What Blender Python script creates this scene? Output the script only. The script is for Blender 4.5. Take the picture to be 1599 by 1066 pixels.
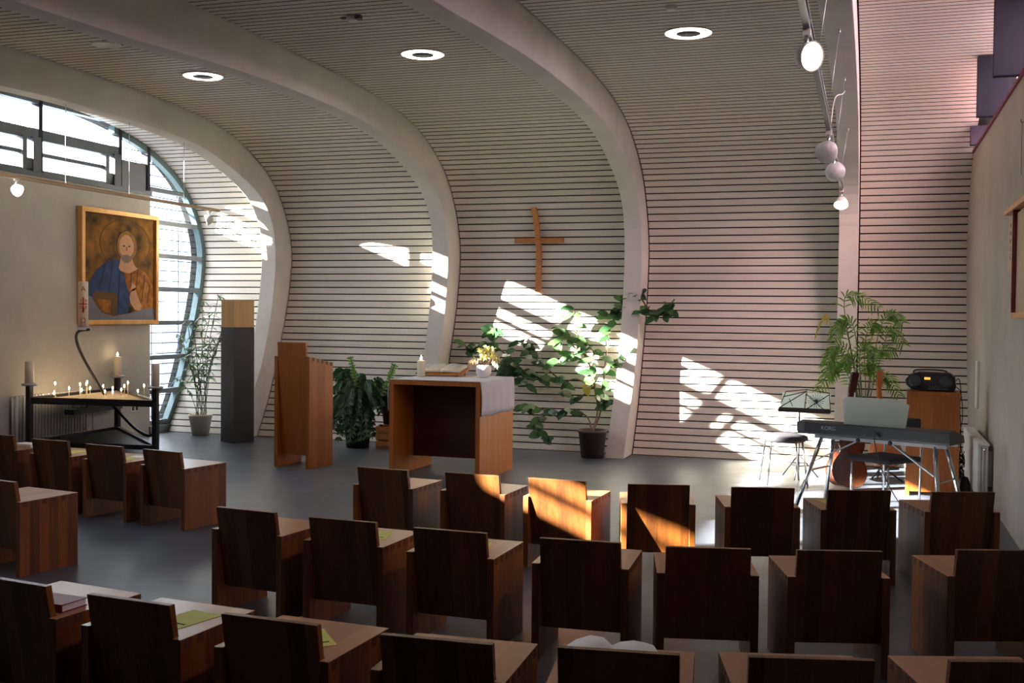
import bpy, bmesh, math, random
from mathutils import Vector, Matrix
random.seed(7)
PI = math.pi
for o in list(bpy.data.objects):
    bpy.data.objects.remove(o, do_unlink=True)
COL = bpy.context.scene.collection
SC = bpy.context.scene

# ------------------------------------------------------------------ camera
W, H = 1599, 1066
FPX, YAW, PITCH, ROLL, CH = 1729.5, .311802, .0255566, -.0100062, 1.6
cy, sy = math.cos(YAW), math.sin(YAW)
FW = Vector((-sy*math.cos(PITCH), cy*math.cos(PITCH), -math.sin(PITCH)))
_r = Vector((cy, sy, 0)); _d = FW.cross(_r)
RT = math.cos(ROLL)*_r + math.sin(ROLL)*_d
DN = -math.sin(ROLL)*_r + math.cos(ROLL)*_d
CAMP = Vector((0, 0, CH))
cd = bpy.data.cameras.new('camera'); cam = bpy.data.objects.new('camera', cd); COL.objects.link(cam)
cd.sensor_width = 36; cd.lens = FPX/W*36; cd.clip_start = .05; cd.clip_end = 200
M = Matrix(((RT.x, -DN.x, -FW.x, CAMP.x), (RT.y, -DN.y, -FW.y, CAMP.y), (RT.z, -DN.z, -FW.z, CAMP.z), (0, 0, 0, 1)))
cam.matrix_world = M
SC.camera = cam
# a photographed direction turned into a point of the room: at height Z, on the plane x = X, or on y = Y
def _ray(px, py): return FW*FPX + RT*(px-W/2) + DN*(py-H/2)
def atz(px, py, z=0.0):
    v = _ray(px, py); return CAMP + v*((z-CH)/v.z)
def atx(px, py, x):
    v = _ray(px, py); return CAMP + v*(x/v.x)
def aty(px, py, y):
    v = _ray(px, py); return CAMP + v*(y/v.y)

# ------------------------------------------------------------------ render look
vs = SC.view_settings
SC.display_settings.display_device = 'sRGB'
vs.view_transform = 'Standard'; vs.look = 'None'; vs.exposure = 0.7; vs.gamma = 1.0; vs.use_curve_mapping = False
SC.render.engine = 'CYCLES'
cc = SC.cycles
cc.use_denoising = True
cc.max_bounces = 9; cc.diffuse_bounces = 6; cc.glossy_bounces = 4; cc.transmission_bounces = 4; cc.transparent_max_bounces = 12
cc.caustics_reflective = False; cc.caustics_refractive = False
cc.sample_clamp_indirect = 6.0

# ------------------------------------------------------------------ sky and sun
SUN_DIR = Vector((1, .575, -.41)).normalized()
wd = bpy.data.worlds.new('sky'); SC.world = wd; wd.use_nodes = True
bg = wd.node_tree.nodes['Background']; bg.inputs[0].default_value = (.80, .90, 1, 1); bg.inputs[1].default_value = 13.0
sl = bpy.data.lights.new('sun', 'SUN'); sl.energy = 82; sl.angle = .009; sl.color = (1, .96, .86)
so = bpy.data.objects.new('sun', sl); COL.objects.link(so)
so.rotation_euler = SUN_DIR.to_track_quat('-Z', 'Y').to_euler(); so.location = (-16, -4, 9)

R90 = math.radians(84)
def area(name, loc, direction, sx, sz, power, color, portal=False):
    l = bpy.data.lights.new(name, 'AREA'); l.shape = 'RECTANGLE'; l.size = sx; l.size_y = sz; l.energy = power; l.color = color
    if portal: l.cycles.is_portal = True
    else: l.spread = R90
    o = bpy.data.objects.new(name, l); COL.objects.link(o); o.location = loc
    z = -Vector(direction).normalized(); x = Vector((0, 1, 0)); x = (x-z*x.dot(z)).normalized(); y = z.cross(x)
    o.matrix_world = Matrix(((x.x, y.x, z.x, loc[0]), (x.y, y.y, z.y, loc[1]), (x.z, y.z, z.z, loc[2]), (0, 0, 0, 1)))
    return o
area('portal_left_clerestory', (-8.95, 7.2, 3.5), (1, 0, 0), 10.2, .9, 1, (1, 1, 1), True)
area('portal_end_window', (-8.95, 12.7, 1.8), (1, 0, 0), 1.6, 3.8, 1, (1, 1, 1), True)
# added lamp outside the right clerestory, standing in for pink daylight through it
area('added_pink_lamp_right', (1.30, 11.38, 3.72), (-.55, .50, -.62), 1.45, .42, 24, (1, .80, .80))
area('portal_right_clerestory', (1.35, 7.5, 3.65), (-1, 0, 0), 9.8, .6, 1, (1, 1, 1), True)

# ------------------------------------------------------------------ materials
def new_mat(name):
    m = bpy.data.materials.new(name); m.use_nodes = True
    nt = m.node_tree; b = nt.nodes['Principled BSDF']; return m, nt, b
def plain(name, col, rough=.6, metal=0, var=.06, scale=8, bump=0, bscale=60, coat=0):
    m, nt, b = new_mat(name)
    tc = nt.nodes.new('ShaderNodeTexCoord'); n = nt.nodes.new('ShaderNodeTexNoise'); n.inputs['Scale'].default_value = scale; n.inputs['Detail'].default_value = 4
    nt.links.new(tc.outputs['Object'], n.inputs['Vector'])
    r = nt.nodes.new('ShaderNodeValToRGB')
    r.color_ramp.elements[0].position = .3; r.color_ramp.elements[1].position = .7
    r.color_ramp.elements[0].color = tuple(c*(1-var) for c in col)+(1,); r.color_ramp.elements[1].color = tuple(min(1, c*(1+var)) for c in col)+(1,)
    nt.links.new(n.outputs['Fac'], r.inputs['Fac']); nt.links.new(r.outputs[0], b.inputs['Base Color'])
    b.inputs['Roughness'].default_value = rough; b.inputs['Metallic'].default_value = metal
    if coat: b.inputs['Coat Weight'].default_value = coat
    if bump:
        n2 = nt.nodes.new('ShaderNodeTexNoise'); n2.inputs['Scale'].default_value = bscale; n2.inputs['Detail'].default_value = 5
        nt.links.new(tc.outputs['Object'], n2.inputs['Vector'])
        bp = nt.nodes.new('ShaderNodeBump'); bp.inputs['Strength'].default_value = bump; bp.inputs['Distance'].default_value = .01
        nt.links.new(n2.outputs['Fac'], bp.inputs['Height']); nt.links.new(bp.outputs[0], b.inputs['Normal'])
    return m
def emit(name, col, s):
    m, nt, b = new_mat(name); b.inputs['Emission Color'].default_value = col+(1,); b.inputs['Emission Strength'].default_value = s
    b.inputs['Base Color'].default_value = col+(1,); return m
def wood(name, dark, light, wx=.07, wy=.07, wz=0, rough=.38, grain='Z', con=.62):
    """solid wood glued from narrow staves: every stave has its own tone, with grain along it"""
    m, nt, b = new_mat(name); N = nt.nodes.new; L = nt.links.new
    tc = N('ShaderNodeTexCoord'); sp = N('ShaderNodeSeparateXYZ'); L(tc.outputs['Object'], sp.inputs[0])
    oi = N('ShaderNodeObjectInfo')
    acc = None
    for ax, w, k in (('X', wx, 3.17), ('Y', wy, 7.31), ('Z', wz, 11.9)):
        if not w: continue
        d = N('ShaderNodeMath'); d.operation = 'DIVIDE'; d.inputs[1].default_value = w; L(sp.outputs[ax], d.inputs[0])
        f = N('ShaderNodeMath'); f.operation = 'FLOOR'; L(d.outputs[0], f.inputs[0])
        mu = N('ShaderNodeMath'); mu.operation = 'MULTIPLY'; mu.inputs[1].default_value = k; L(f.outputs[0], mu.inputs[0])
        if acc is None: acc = mu
        else:
            ad = N('ShaderNodeMath'); ad.operation = 'ADD'; L(acc.outputs[0], ad.inputs[0]); L(mu.outputs[0], ad.inputs[1]); acc = ad
    ad = N('ShaderNodeMath'); ad.operation = 'MULTIPLY_ADD'; ad.inputs[1].default_value = 37.0; L(oi.outputs['Random'], ad.inputs[0]); L(acc.outputs[0], ad.inputs[2])
    wn = N('ShaderNodeTexWhiteNoise'); wn.noise_dimensions = '1D'; L(ad.outputs[0], wn.inputs['W'])
    mp = N('ShaderNodeMapping'); L(tc.outputs['Object'], mp.inputs[0])
    mp.inputs['Scale'].default_value = {'Z': (55, 55, 3), 'X': (3, 55, 55), 'Y': (55, 3, 55)}[grain]
    n = N('ShaderNodeTexNoise'); n.inputs['Scale'].default_value = 1; n.inputs['Detail'].default_value = 5; n.inputs['Roughness'].default_value = .6; L(mp.outputs[0], n.inputs['Vector'])
    mx = N('ShaderNodeMath'); mx.operation = 'MULTIPLY_ADD'; mx.inputs[1].default_value = con; L(wn.outputs['Value'], mx.inputs[0])
    g = N('ShaderNodeMath'); g.operation = 'MULTIPLY_ADD'; g.inputs[1].default_value = .9; g.inputs[2].default_value = -.26+(.62-con)/2; L(n.outputs['Fac'], g.inputs[0]); L(g.outputs[0], mx.inputs[2])
    r = N('ShaderNodeValToRGB'); r.color_ramp.elements[0].color = dark+(1,); r.color_ramp.elements[1].color = light+(1,)
    L(mx.outputs[0], r.inputs['Fac']); L(r.outputs[0], b.inputs['Base Color'])
    b.inputs['Roughness'].default_value = rough
    bp = N('ShaderNodeBump'); bp.inputs['Strength'].default_value = .12; bp.inputs['Distance'].default_value = .003
    L(n.outputs['Fac'], bp.inputs['Height']); L(bp.outputs[0], b.inputs['Normal'])
    return m
def pane(name, tint=(1, 1, 1), gloss=.06):
    m, nt, b = new_mat(name); nt.nodes.remove(b); N = nt.nodes.new; L = nt.links.new
    t = N('ShaderNodeBsdfTransparent'); t.inputs[0].default_value = tint+(1,)
    g = N('ShaderNodeBsdfGlossy'); g.inputs['Roughness'].default_value = .03
    mx = N('ShaderNodeMixShader'); mx.inputs[0].default_value = gloss
    L(t.outputs[0], mx.inputs[1]); L(g.outputs[0], mx.inputs[2]); L(mx.outputs[0], nt.nodes['Material Output'].inputs[0]); return m
def leafm(name, c1, c2, rough=.35, trans=.25):
    m, nt, b = new_mat(name); N = nt.nodes.new; L = nt.links.new
    g = N('ShaderNodeNewGeometry'); r = N('ShaderNodeValToRGB')
    r.color_ramp.elements[0].color = c1+(1,); r.color_ramp.elements[1].color = c2+(1,)
    L(g.outputs['Random Per Island'], r.inputs['Fac']); L(r.outputs[0], b.inputs['Base Color']); b.inputs['Roughness'].default_value = rough
    t = N('ShaderNodeBsdfTranslucent'); L(r.outputs[0], t.inputs[0]); mx = N('ShaderNodeMixShader'); mx.inputs[0].default_value = trans
    L(b.outputs[0], mx.inputs[1]); L(t.outputs[0], mx.inputs[2]); L(mx.outputs[0], nt.nodes['Material Output'].inputs[0]); return m
def floor_mat():
    m, nt, b = new_mat('slate_floor'); N = nt.nodes.new; L = nt.links.new
    tc = N('ShaderNodeTexCoord'); br = N('ShaderNodeTexBrick'); L(tc.outputs['Object'], br.inputs['Vector'])
    br.inputs['Scale'].default_value = 1; br.inputs['Brick Width'].default_value = .62; br.inputs['Row Height'].default_value = .31
    br.inputs['Mortar Size'].default_value = .0035; br.inputs['Mortar Smooth'].default_value = .3
    br.inputs['Color1'].default_value = (.072, .084, .110, 1); br.inputs['Color2'].default_value = (.092, .104, .132, 1); br.inputs['Mortar'].default_value = (.05, .055, .07, 1)
    n = N('ShaderNodeTexNoise'); n.inputs['Scale'].default_value = 3.5; n.inputs['Detail'].default_value = 7; L(tc.outputs['Object'], n.inputs['Vector'])
    mx = N('ShaderNodeMixRGB'); mx.blend_type = 'OVERLAY'; mx.inputs[0].default_value = .35; L(br.outputs['Color'], mx.inputs[1]); L(n.outputs['Fac'], mx.inputs[2])
    L(mx.outputs[0], b.inputs['Base Color'])
    rr = N('ShaderNodeMapRange'); rr.inputs[3].default_value = .30; rr.inputs[4].default_value = .48; L(n.outputs['Fac'], rr.inputs[0]); L(rr.outputs[0], b.inputs['Roughness'])
    n2 = N('ShaderNodeTexNoise'); n2.inputs['Scale'].default_value = 14; n2.inputs['Detail'].default_value = 6; L(tc.outputs['Object'], n2.inputs['Vector'])
    sub = N('ShaderNodeMath'); sub.operation = 'SUBTRACT'; L(n2.outputs['Fac'], sub.inputs[0]); L(br.outputs['Fac'], sub.inputs[1])
    bp = N('ShaderNodeBump'); bp.inputs['Strength'].default_value = .25; bp.inputs['Distance'].default_value = .006; L(sub.outputs[0], bp.inputs['Height']); L(bp.outputs[0], b.inputs['Normal'])
    return m
def concrete_mat(name, c, dots=True):
    m, nt, b = new_mat(name); N = nt.nodes.new; L = nt.links.new
    tc = N('ShaderNodeTexCoord'); n = N('ShaderNodeTexNoise'); n.inputs['Scale'].default_value = 1.3; n.inputs['Detail'].default_value = 9; n.inputs['Roughness'].default_value = .62; L(tc.outputs['Object'], n.inputs['Vector'])
    r = N('ShaderNodeValToRGB'); r.color_ramp.elements[0].position = .3; r.color_ramp.elements[1].position = .72
    r.color_ramp.elements[0].color = tuple(x*.84 for x in c)+(1,); r.color_ramp.elements[1].color = tuple(x*1.1 for x in c)+(1,); L(n.outputs['Fac'], r.inputs['Fac'])
    last = r.outputs[0]
    v = N('ShaderNodeTexVoronoi'); v.inputs['Scale'].default_value = 22; L(tc.outputs['Object'], v.inputs['Vector'])
    s = N('ShaderNodeMath'); s.operation = 'LESS_THAN'; s.inputs[1].default_value = .10; L(v.outputs['Distance'], s.inputs[0])
    if dots:
        mx = N('ShaderNodeMixRGB'); mx.inputs[2].default_value = tuple(x*.62 for x in c)+(1,); L(s.outputs[0], mx.inputs[0]); L(last, mx.inputs[1]); last = mx.outputs[0]
    L(last, b.inputs['Base Color']); b.inputs['Roughness'].default_value = .8
    bp = N('ShaderNodeBump'); bp.inputs['Strength'].default_value = .2; bp.inputs['Distance'].default_value = .01; L(n.outputs['Fac'], bp.inputs['Height']); L(bp.outputs[0], b.inputs['Normal'])
    return m

MT = dict(
    slat=wood('white_stained_slats', (.62, .565, .485), (.71, .655, .57), wx=0, wy=.091, wz=.091, rough=.6, grain='X'),
    page=plain('ivory_book_page', (.78, .74, .64), .7, var=.02), print=plain('faded_print', (.42, .40, .36), .8), hair2=plain('painted_golden_brown', (.24, .115, .018), .95, var=.3, scale=20), beard=plain('painted_beard', (.20, .13, .10), .95), fold=plain('painted_dark_fold', (.05, .03, .02), .95), bluef=plain('painted_deep_blue', (.008, .018, .055), .95),
    slatshade=plain('slat_edge_painted_shade', (.035, .030, .026), .9),  # shade of the open joints painted onto the slats' side faces
    gap=plain('black_backing_felt', (.003, .003, .003), .95),
    rib=concrete_mat('pale_painted_rib', (.70, .66, .59), False),
    concrete=concrete_mat('exposed_concrete', (.50, .465, .405)),
    concrete2=concrete_mat('exposed_concrete_warm', (.45, .41, .335)),
    floor=floor_mat(),
    chair=wood('cherry_chair_wood', (.045, .012, .003), (.25, .083, .013), wy=0, rough=.40),
    chairside=wood('cherry_side_wood', (.050, .013, .003), (.27, .086, .013), wx=0, rough=.42),
    seat=wood('cherry_seat_wood_sheen', (.30, .11, .038), (.46, .215, .085), wx=.07, wy=0, grain='Y', rough=.30),  # paler than the chair wood: window sheen put into the colour
    endgrain=plain('dark_end_grain', (.10, .030, .012), .6),
    lectern=wood('lectern_wood', (.23, .055, .008), (.45, .140, .018), rough=.46, con=.4),
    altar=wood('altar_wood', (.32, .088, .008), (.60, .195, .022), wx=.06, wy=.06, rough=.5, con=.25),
    altar_in=wood('altar_wood_crosswise_shaded', (.07, .020, .008), (.13, .04, .014), wx=0, wy=0, wz=.09, grain='X', rough=.45),  # shade of the recess put into the colour, darker than the altar wood
    cross=plain("cross_wood", (.42, .17, .05), .5, var=.15, scale=18),
    ltwood=wood('light_wood', (.50, .30, .12), (.66, .42, .18), rough=.5),
    black=plain('black_steel', (.018, .017, .02), .42, .3),
    pillar=plain('blackened_steel_sheet', (.030, .028, .034), .5, .2, scale=3, var=.2),
    rub=plain('black_plastic', (.02, .02, .022), .45),
    key=plain('dark_grey_plastic', (.045, .05, .055), .5),
    key2=plain('mid_grey_plastic', (.12, .13, .14), .5),
    chrome=plain('brushed_chrome', (.62, .64, .66), .22, 1.0, var=.02),
    white=plain('white_enamel', (.78, .77, .72), .4),
    paper=plain('white_paper', (.80, .80, .78), .7),
    yellow=plain('yellow_paper', (.66, .68, .16), .7),
    ink=plain('black_ink', (.03, .03, .02), .8),
    cloth=plain('white_linen', (.76, .74, .78), .9, var=.03, bump=.3, bscale=240),
    wax=None, frame=plain('dark_grey_window_metal', (.10, .115, .13), .45, .2),
    teal=plain('grey_teal_window_metal', (.10, .15, .16), .4, .2),
    purple=plain('dark_violet_window_metal', (.010, .008, .018), .85),
    glass=pane('clear_window_glass'), pinkglass=pane('pink_tinted_glass', (.92, .74, .76), .1),
    gold=plain('gilded_frame', (.66, .34, .10), .35, .35, var=.1), beige=plain('beige_pot', (.80, .72, .52), .55, scale=20),
    brownpot=plain('brown_pot', (.085, .055, .042), .6), soil=plain('potting_soil', (.03, .02, .015), .95),
    stem=plain('brown_stem', (.16, .09, .05), .8), gstem=plain('green_stem', (.10, .16, .05), .6),
    ficus=leafm('rubber_plant_leaf', (.025, .075, .03), (.09, .19, .06)), zz=leafm('zz_leaf', (.012, .05, .016), (.035, .115, .025)),
    zzn=leafm('young_zz_leaf', (.10, .26, .03), (.17, .36, .05)), bamboo=leafm('bamboo_leaf', (.06, .15, .045), (.14, .26, .08)),
    palm=leafm('palm_leaf', (.07, .17, .03), (.20, .36, .06), .5, .35), yleaf=leafm('yellowed_leaf', (.55, .45, .05), (.62, .5, .08)),
    guitar=plain('dark_brown_varnish', (.06, .015, .008), .22, var=.25, scale=5, coat=.5), guitar2=plain('orange_varnish', (.50, .14, .03), .25, coat=.5),
    neck=plain('dark_red_brown_neck', (.07, .018, .012), .3), spruce=plain('pale_spruce', (.62, .45, .24), .4),
    sheet=leafm('pale_green_white_sheet', (.84, .93, .90), (.84, .93, .90), .5, .8), redm=plain('red_wax', (.50, .035, .02), .6),
    flower=leafm('pale_yellow_petals', (.78, .70, .22), (.86, .82, .42), .7, .3), vase=plain('white_porcelain', (.74, .73, .80), .3, coat=.3),
    sand=plain('light_sand', (.52, .40, .28), .95, var=.15, scale=40), orange=emit('orange_display', (1, .35, .05), 1.2),
    flame=emit('candle_flame', (1, .74, .40), 40), ring=emit('ring_lamp_diffuser', (1, .95, .86), 9), spot=emit('lit_spot_lens', (1, .90, .68), 7),
    seat_fabric=plain('dark_grey_upholstery', (.035, .032, .04), .85, bump=.3, bscale=300), facade=plain('pale_render_facade', (.62, .64, .66), .9),
    dglass=plain('dark_facade_window', (.10, .13, .17), .2), asphalt=plain('grey_paving', (.30, .30, .30), .9), blind=plain('pale_metal_blind', (.10, .13, .18), .5),
    skin=plain('painted_flesh', (.50, .26, .15), .95), blue=plain('painted_blue', (.018, .040, .11), .95, var=.35, scale=9), ochre=plain('painted_ochre', (.26, .09, .008), .95, var=.5, scale=14),
    goldp=plain('painted_gold_ground', (.16, .066, .005), .95, var=.85, scale=6), hair=plain('painted_brown', (.10, .045, .008), .95), greyp=plain('painted_grey', (.15, .15, .18), .95),
    tanp=plain('cream_board', (.52, .40, .26), .6), crate=plain('orange_crate_wood', (.50, .24, .09), .6, var=.2), bag=plain('black_cloth_bag', (.015, .014, .018), .9),
    padd=plain('light_alu', (.55, .56, .60), .35, .6), maroon=plain('maroon_book_cover', (.20, .03, .05), .5), pages=plain('page_edges', (.62, .56, .44), .8),
)
def wax_mat():
    m, nt, b = new_mat('cream_wax'); b.inputs['Base Color'].default_value = (.93, .82, .62, 1); b.inputs['Roughness'].default_value = .45
    b.inputs['Subsurface Weight'].default_value = .15; b.inputs['Subsurface Radius'].default_value = (.02, .012, .006); return m
MT['wax'] = wax_mat()

# ------------------------------------------------------------------ mesh builder
class MB:
    def __init__(s): s.v = []; s.f = []; s.mi = []; s.sm = []
    def add(s, vs_, fs_, mi=0, smooth=False):
        k = len(s.v); s.v += [tuple(v) for v in vs_]; s.f += [tuple(i+k for i in f) for f in fs_]; s.mi += [mi]*len(fs_); s.sm += [smooth]*len(fs_); return s
    def box(s, c, size, mi=0, M=None, rz=0, bev=0):
        hx, hy, hz = (x/2 for x in size)
        vs_ = [Vector((sx*hx, sy_*hy, sz*hz)) for sx in (-1, 1) for sy_ in (-1, 1) for sz in (-1, 1)]
        if rz: vs_ = [Matrix.Rotation(rz, 3, 'Z') @ v for v in vs_]
        if M: vs_ = [M @ v for v in vs_]
        vs_ = [v+Vector(c) for v in vs_]
        return s.add(vs_, [(0, 1, 3, 2), (4, 6, 7, 5), (0, 4, 5, 1), (2, 3, 7, 6), (0, 2, 6, 4), (1, 5, 7, 3)], mi)
    def b2(s, lo, hi, mi=0):
        return s.box([(a+b)/2 for a, b in zip(lo, hi)], [b-a for a, b in zip(lo, hi)], mi)
    def bar(s, a, b, w, h=None, mi=0, up=(0, 0, 1)):
        a = Vector(a); b = Vector(b); h = h or w; d = (b-a); L_ = d.length; d.normalize(); u = Vector(up)
        if abs(d.dot(u)) > .95: u = Vector((1, 0, 0))
        x = d.cross(u).normalized(); z = x.cross(d)
        vs_ = []
        for t in (a, b):
            for i, j in ((-1, -1), (1, -1), (1, 1), (-1, 1)): vs_.append(t+x*w/2*i+z*h/2*j)
        return s.add(vs_, [(3, 2, 1, 0), (4, 5, 6, 7), (0, 1, 5, 4), (1, 2, 6, 5), (2, 3, 7, 6), (3, 0, 4, 7)], mi)
    def tube(s, pts, r, n=8, mi=0, cap=True):
        pts = [Vector(p) for p in pts]; R = r if isinstance(r, (list, tuple)) else [r]*len(pts)
        k = len(s.v); ref = Vector((0, 0, 1)); vs_ = []; fs_ = []
        px = None
        for i, p in enumerate(pts):
            d = (pts[min(i+1, len(pts)-1)]-pts[max(i-1, 0)])
            if d.length < 1e-9: d = Vector((0, 0, 1))
            d.normalize()
            if px is None:
                u = ref if abs(d.dot(ref)) < .9 else Vector((1, 0, 0)); x = d.cross(u).normalized()
            else:
                x = (px-d*px.dot(d)); x = x.normalized() if x.length > 1e-6 else d.orthogonal().normalized()
            px = x; y = d.cross(x)
            for j in range(n):
                a = 2*PI*j/n; vs_.append(p+(x*math.cos(a)+y*math.sin(a))*R[i])
        for i in range(len(pts)-1):
            for j in range(n):
                a = i*n+j; b = i*n+(j+1) % n; fs_.append((a, b, b+n, a+n))
        if cap: fs_.append(tuple(reversed(range(n)))); fs_.append(tuple(range((len(pts)-1)*n, len(pts)*n)))
        return s.add(vs_, fs_, mi, True)
    def lathe(s, prof, n=24, c=(0, 0, 0), mi=0, M=None):
        c = Vector(c); vs_ = []; fs_ = []
        for r, z in prof:
            for j in range(n):
                a = 2*PI*j/n; v = Vector((r*math.cos(a), r*math.sin(a), z)); v = M @ v if M else v; vs_.append(v+c)
        for i in range(len(prof)-1):
            for j in range(n):
                a = i*n+j; b = i*n+(j+1) % n; fs_.append((a, b, b+n, a+n))
        if prof[0][0] > 1e-4: fs_.append(tuple(reversed(range(n))))
        if prof[-1][0] > 1e-4: fs_.append(tuple(range((len(prof)-1)*n, len(prof)*n)))
        return s.add(vs_, fs_, mi, True)
    def prism(s, poly, vec, mi=0):
        n = len(poly); v = Vector(vec); p = [Vector(q) for q in poly]
        return s.add(p+[q+v for q in p], [tuple(reversed(range(n))), tuple(range(n, 2*n))]+[(i, (i+1) % n, (i+1) % n+n, i+n) for i in range(n)], mi)
    def leaf(s, p, d, L_, w, up=None, fold=.25, droop=.25, mi=0, seg=4):
        """an elliptic leaf blade from p along d, creased at its midrib and bending down"""
        p = Vector(p); d = Vector(d).normalized(); up = Vector(up) if up else Vector((random.uniform(-.4, .4), random.uniform(-.4, .4), 1))
        x = d.cross(up); x = x.normalized() if x.length > 1e-4 else d.orthogonal().normalized(); n = x.cross(d)
        vs_ = []; fs_ = []
        for i in range(seg+1):
            t = i/seg; ww = w*math.sin(PI*min(1, .06+t*.94))**.75*(1-.25*t) if i < seg else 0
            c = p+d*L_*t-Vector((0, 0, 1))*droop*L_*t*t
            vs_ += [c-x*ww+n*fold*ww, c, c+x*ww+n*fold*ww]
        for i in range(seg):
            a = 3*i; fs_ += [(a, a+1, a+4, a+3), (a+1, a+2, a+5, a+4)]
        return s.add(vs_, fs_, mi, True)
    def xf(s, M):
        s.v = [tuple(M @ Vector(v)) for v in s.v]; return s
    def build(s, name, mats, parent=None, bevel=0, loc=None):
        me = bpy.data.meshes.new(name); me.from_pydata(s.v, [], s.f)
        for m in (mats if isinstance(mats, (list, tuple)) else [mats]): me.materials.append(m)
        me.polygons.foreach_set('material_index', s.mi); me.polygons.foreach_set('use_smooth', s.sm); me.update()
        o = bpy.data.objects.new(name, me); COL.objects.link(o)
        if parent: o.parent = parent
        if loc is not None: o.location = loc
        if bevel:
            b = o.modifiers.new('bevel', 'BEVEL'); b.width = bevel; b.segments = 2; b.limit_method = 'ANGLE'; b.angle_limit = math.radians(50)
        return o
def tag(o, label=None, cat=None, group=None, kind=None):
    if label: o['label'] = label
    if cat: o['category'] = cat
    if group: o['group'] = group
    if kind: o['kind'] = kind
    return o
def thing(name, label, cat, loc=(0, 0, 0), rz=0, group=None):
    o = bpy.data.objects.new(name, None); COL.objects.link(o); o.location = loc; o.rotation_euler = (0, 0, rz); o.empty_display_size = .1
    return tag(o, label, cat, group)
def struct(o): o['kind'] = 'structure'; return o
def kids(o): return [c for c in bpy.data.objects if c.parent == o]
def dup(root, loc, rz, label=None, group=None):
    r = root.copy(); COL.objects.link(r); r.location = loc; r.rotation_euler = (0, 0, rz)
    if label: r['label'] = label
    if group: r['group'] = group
    for ch in kids(root):
        c = ch.copy(); COL.objects.link(c); c.parent = r
        for g in kids(ch):
            e = g.copy(); COL.objects.link(e); e.parent = c
    return r
def text(name, body, size, mat, M, parent=None, ext=.0006, align='CENTER'):
    c = bpy.data.curves.new(name, 'FONT'); c.body = body; c.size = size; c.extrude = ext; c.align_x = align; c.align_y = 'CENTER'; c.materials.append(mat)
    o = bpy.data.objects.new(name, c); COL.objects.link(o); bpy.context.view_layer.update()
    me = bpy.data.meshes.new_from_object(o.evaluated_get(bpy.context.evaluated_depsgraph_get())); bpy.data.objects.remove(o, do_unlink=True)
    o = bpy.data.objects.new(name, me); COL.objects.link(o)
    if not me.materials: me.materials.append(mat)
    if parent: o.parent = parent
    o.matrix_local = M; return o
def spline(pts, n):
    """Catmull-Rom through the points, n samples per span"""
    P = [Vector(p) for p in pts]; P = [P[0]*2-P[1]]+P+[P[-1]*2-P[-2]]; out = []
    for i in range(1, len(P)-2):
        for k in range(n):
            t = k/n; a, b, c, d = P[i-1:i+3]
            out.append(.5*((2*b)+(c-a)*t+(2*a-5*b+4*c-d)*t*t+(3*b-a-3*c+d)*t**3))
    out.append(P[-2]); return out
def resample(pts, step):
    out = [pts[0]]; acc = 0
    for a, b in zip(pts[:-1], pts[1:]):
        L_ = (b-a).length; t = step-acc
        while t <= L_: out.append(a+(b-a)*(t/L_)); t += step
        acc = L_-(t-step)
    return out

# ------------------------------------------------------------------ room shell
XL, XR, YB = -8.75, 1.02, -3.2
PROF = spline([(0, 12.43, 0), (0, 12.76, .56), (0, 13.05, 1.285), (0, 13.19, 1.70), (0, 13.28, 2.1), (0, 13.295, 2.4), (0, 13.22, 2.68), (0, 13.09, 2.93), (0, 12.88, 3.19), (0, 12.55, 3.43),
               (0, 12.0, 3.67), (0, 11.3, 3.82), (0, 10.4, 3.90), (0, 9.2, 3.935), (0, 8.0, 3.94), (0, 6, 3.94), (0, 3, 3.93), (0, 0, 3.92), (0, YB, 3.91)], 12)
SOFF = spline([(0, 12.0, 0), (0, 12.28, .45), (0, 12.53, .87), (0, 12.73, 1.38), (0, 12.85, 1.9), (0, 12.89, 2.3), (0, 12.83, 2.68), (0, 12.62, 2.97), (0, 12.3, 3.16), (0, 11.8, 3.34),
               (0, 11.2, 3.49), (0, 10.3, 3.575), (0, 9.0, 3.60), (0, 8.1, 3.585), (0, 7.2, 3.545), (0, 6.3, 3.50), (0, 4, 3.44), (0, 0, 3.42), (0, YB, 3.42)], 12)
RIBX = [-7.42, -5.0, -2.56, -.13]; RW = .21
bays = []
x0 = XL
for rx in RIBX: bays.append((x0, rx-RW-.006)); x0 = rx+.014
bays.append((x0, XR+.0))
pts = resample(PROF, .091)
wall, ceil = MB(), MB()
for a, b in zip(pts[:-1], pts[1:]):
    d = (b-a).normalized(); n = Vector((0, d.z, -d.y))   # outward
    if n.y < 0 and a.z < 2: n = -n
    if n.z < 0 and a.z > 3.5: n = -n
    p, q = a+d*.0075, b-d*.0075
    tgt = wall if (a.z < 3.3 and a.y > 12.4) else ceil
    for u, v in bays:
        vs_ = [Vector((xx, w_.y, w_.z))+n*t for xx in (u, v) for w_ in (p, q) for t in (0, .02)]
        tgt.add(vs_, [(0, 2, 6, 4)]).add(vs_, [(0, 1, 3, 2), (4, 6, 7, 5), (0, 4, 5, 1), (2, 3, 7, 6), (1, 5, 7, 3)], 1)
wf = struct(wall.build('wall_front', [MT['slat'], MT['slatshade']])); ce = struct(ceil.build('ceiling', [MT['slat'], MT['slatshade']]))
bk1, bk2 = MB(), MB()
def outn(k):
    a, b = pts[max(0, k-1)], pts[min(len(pts)-1, k+1)]; d = (b-a).normalized(); return Vector((0, d.z, -d.y))
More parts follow.
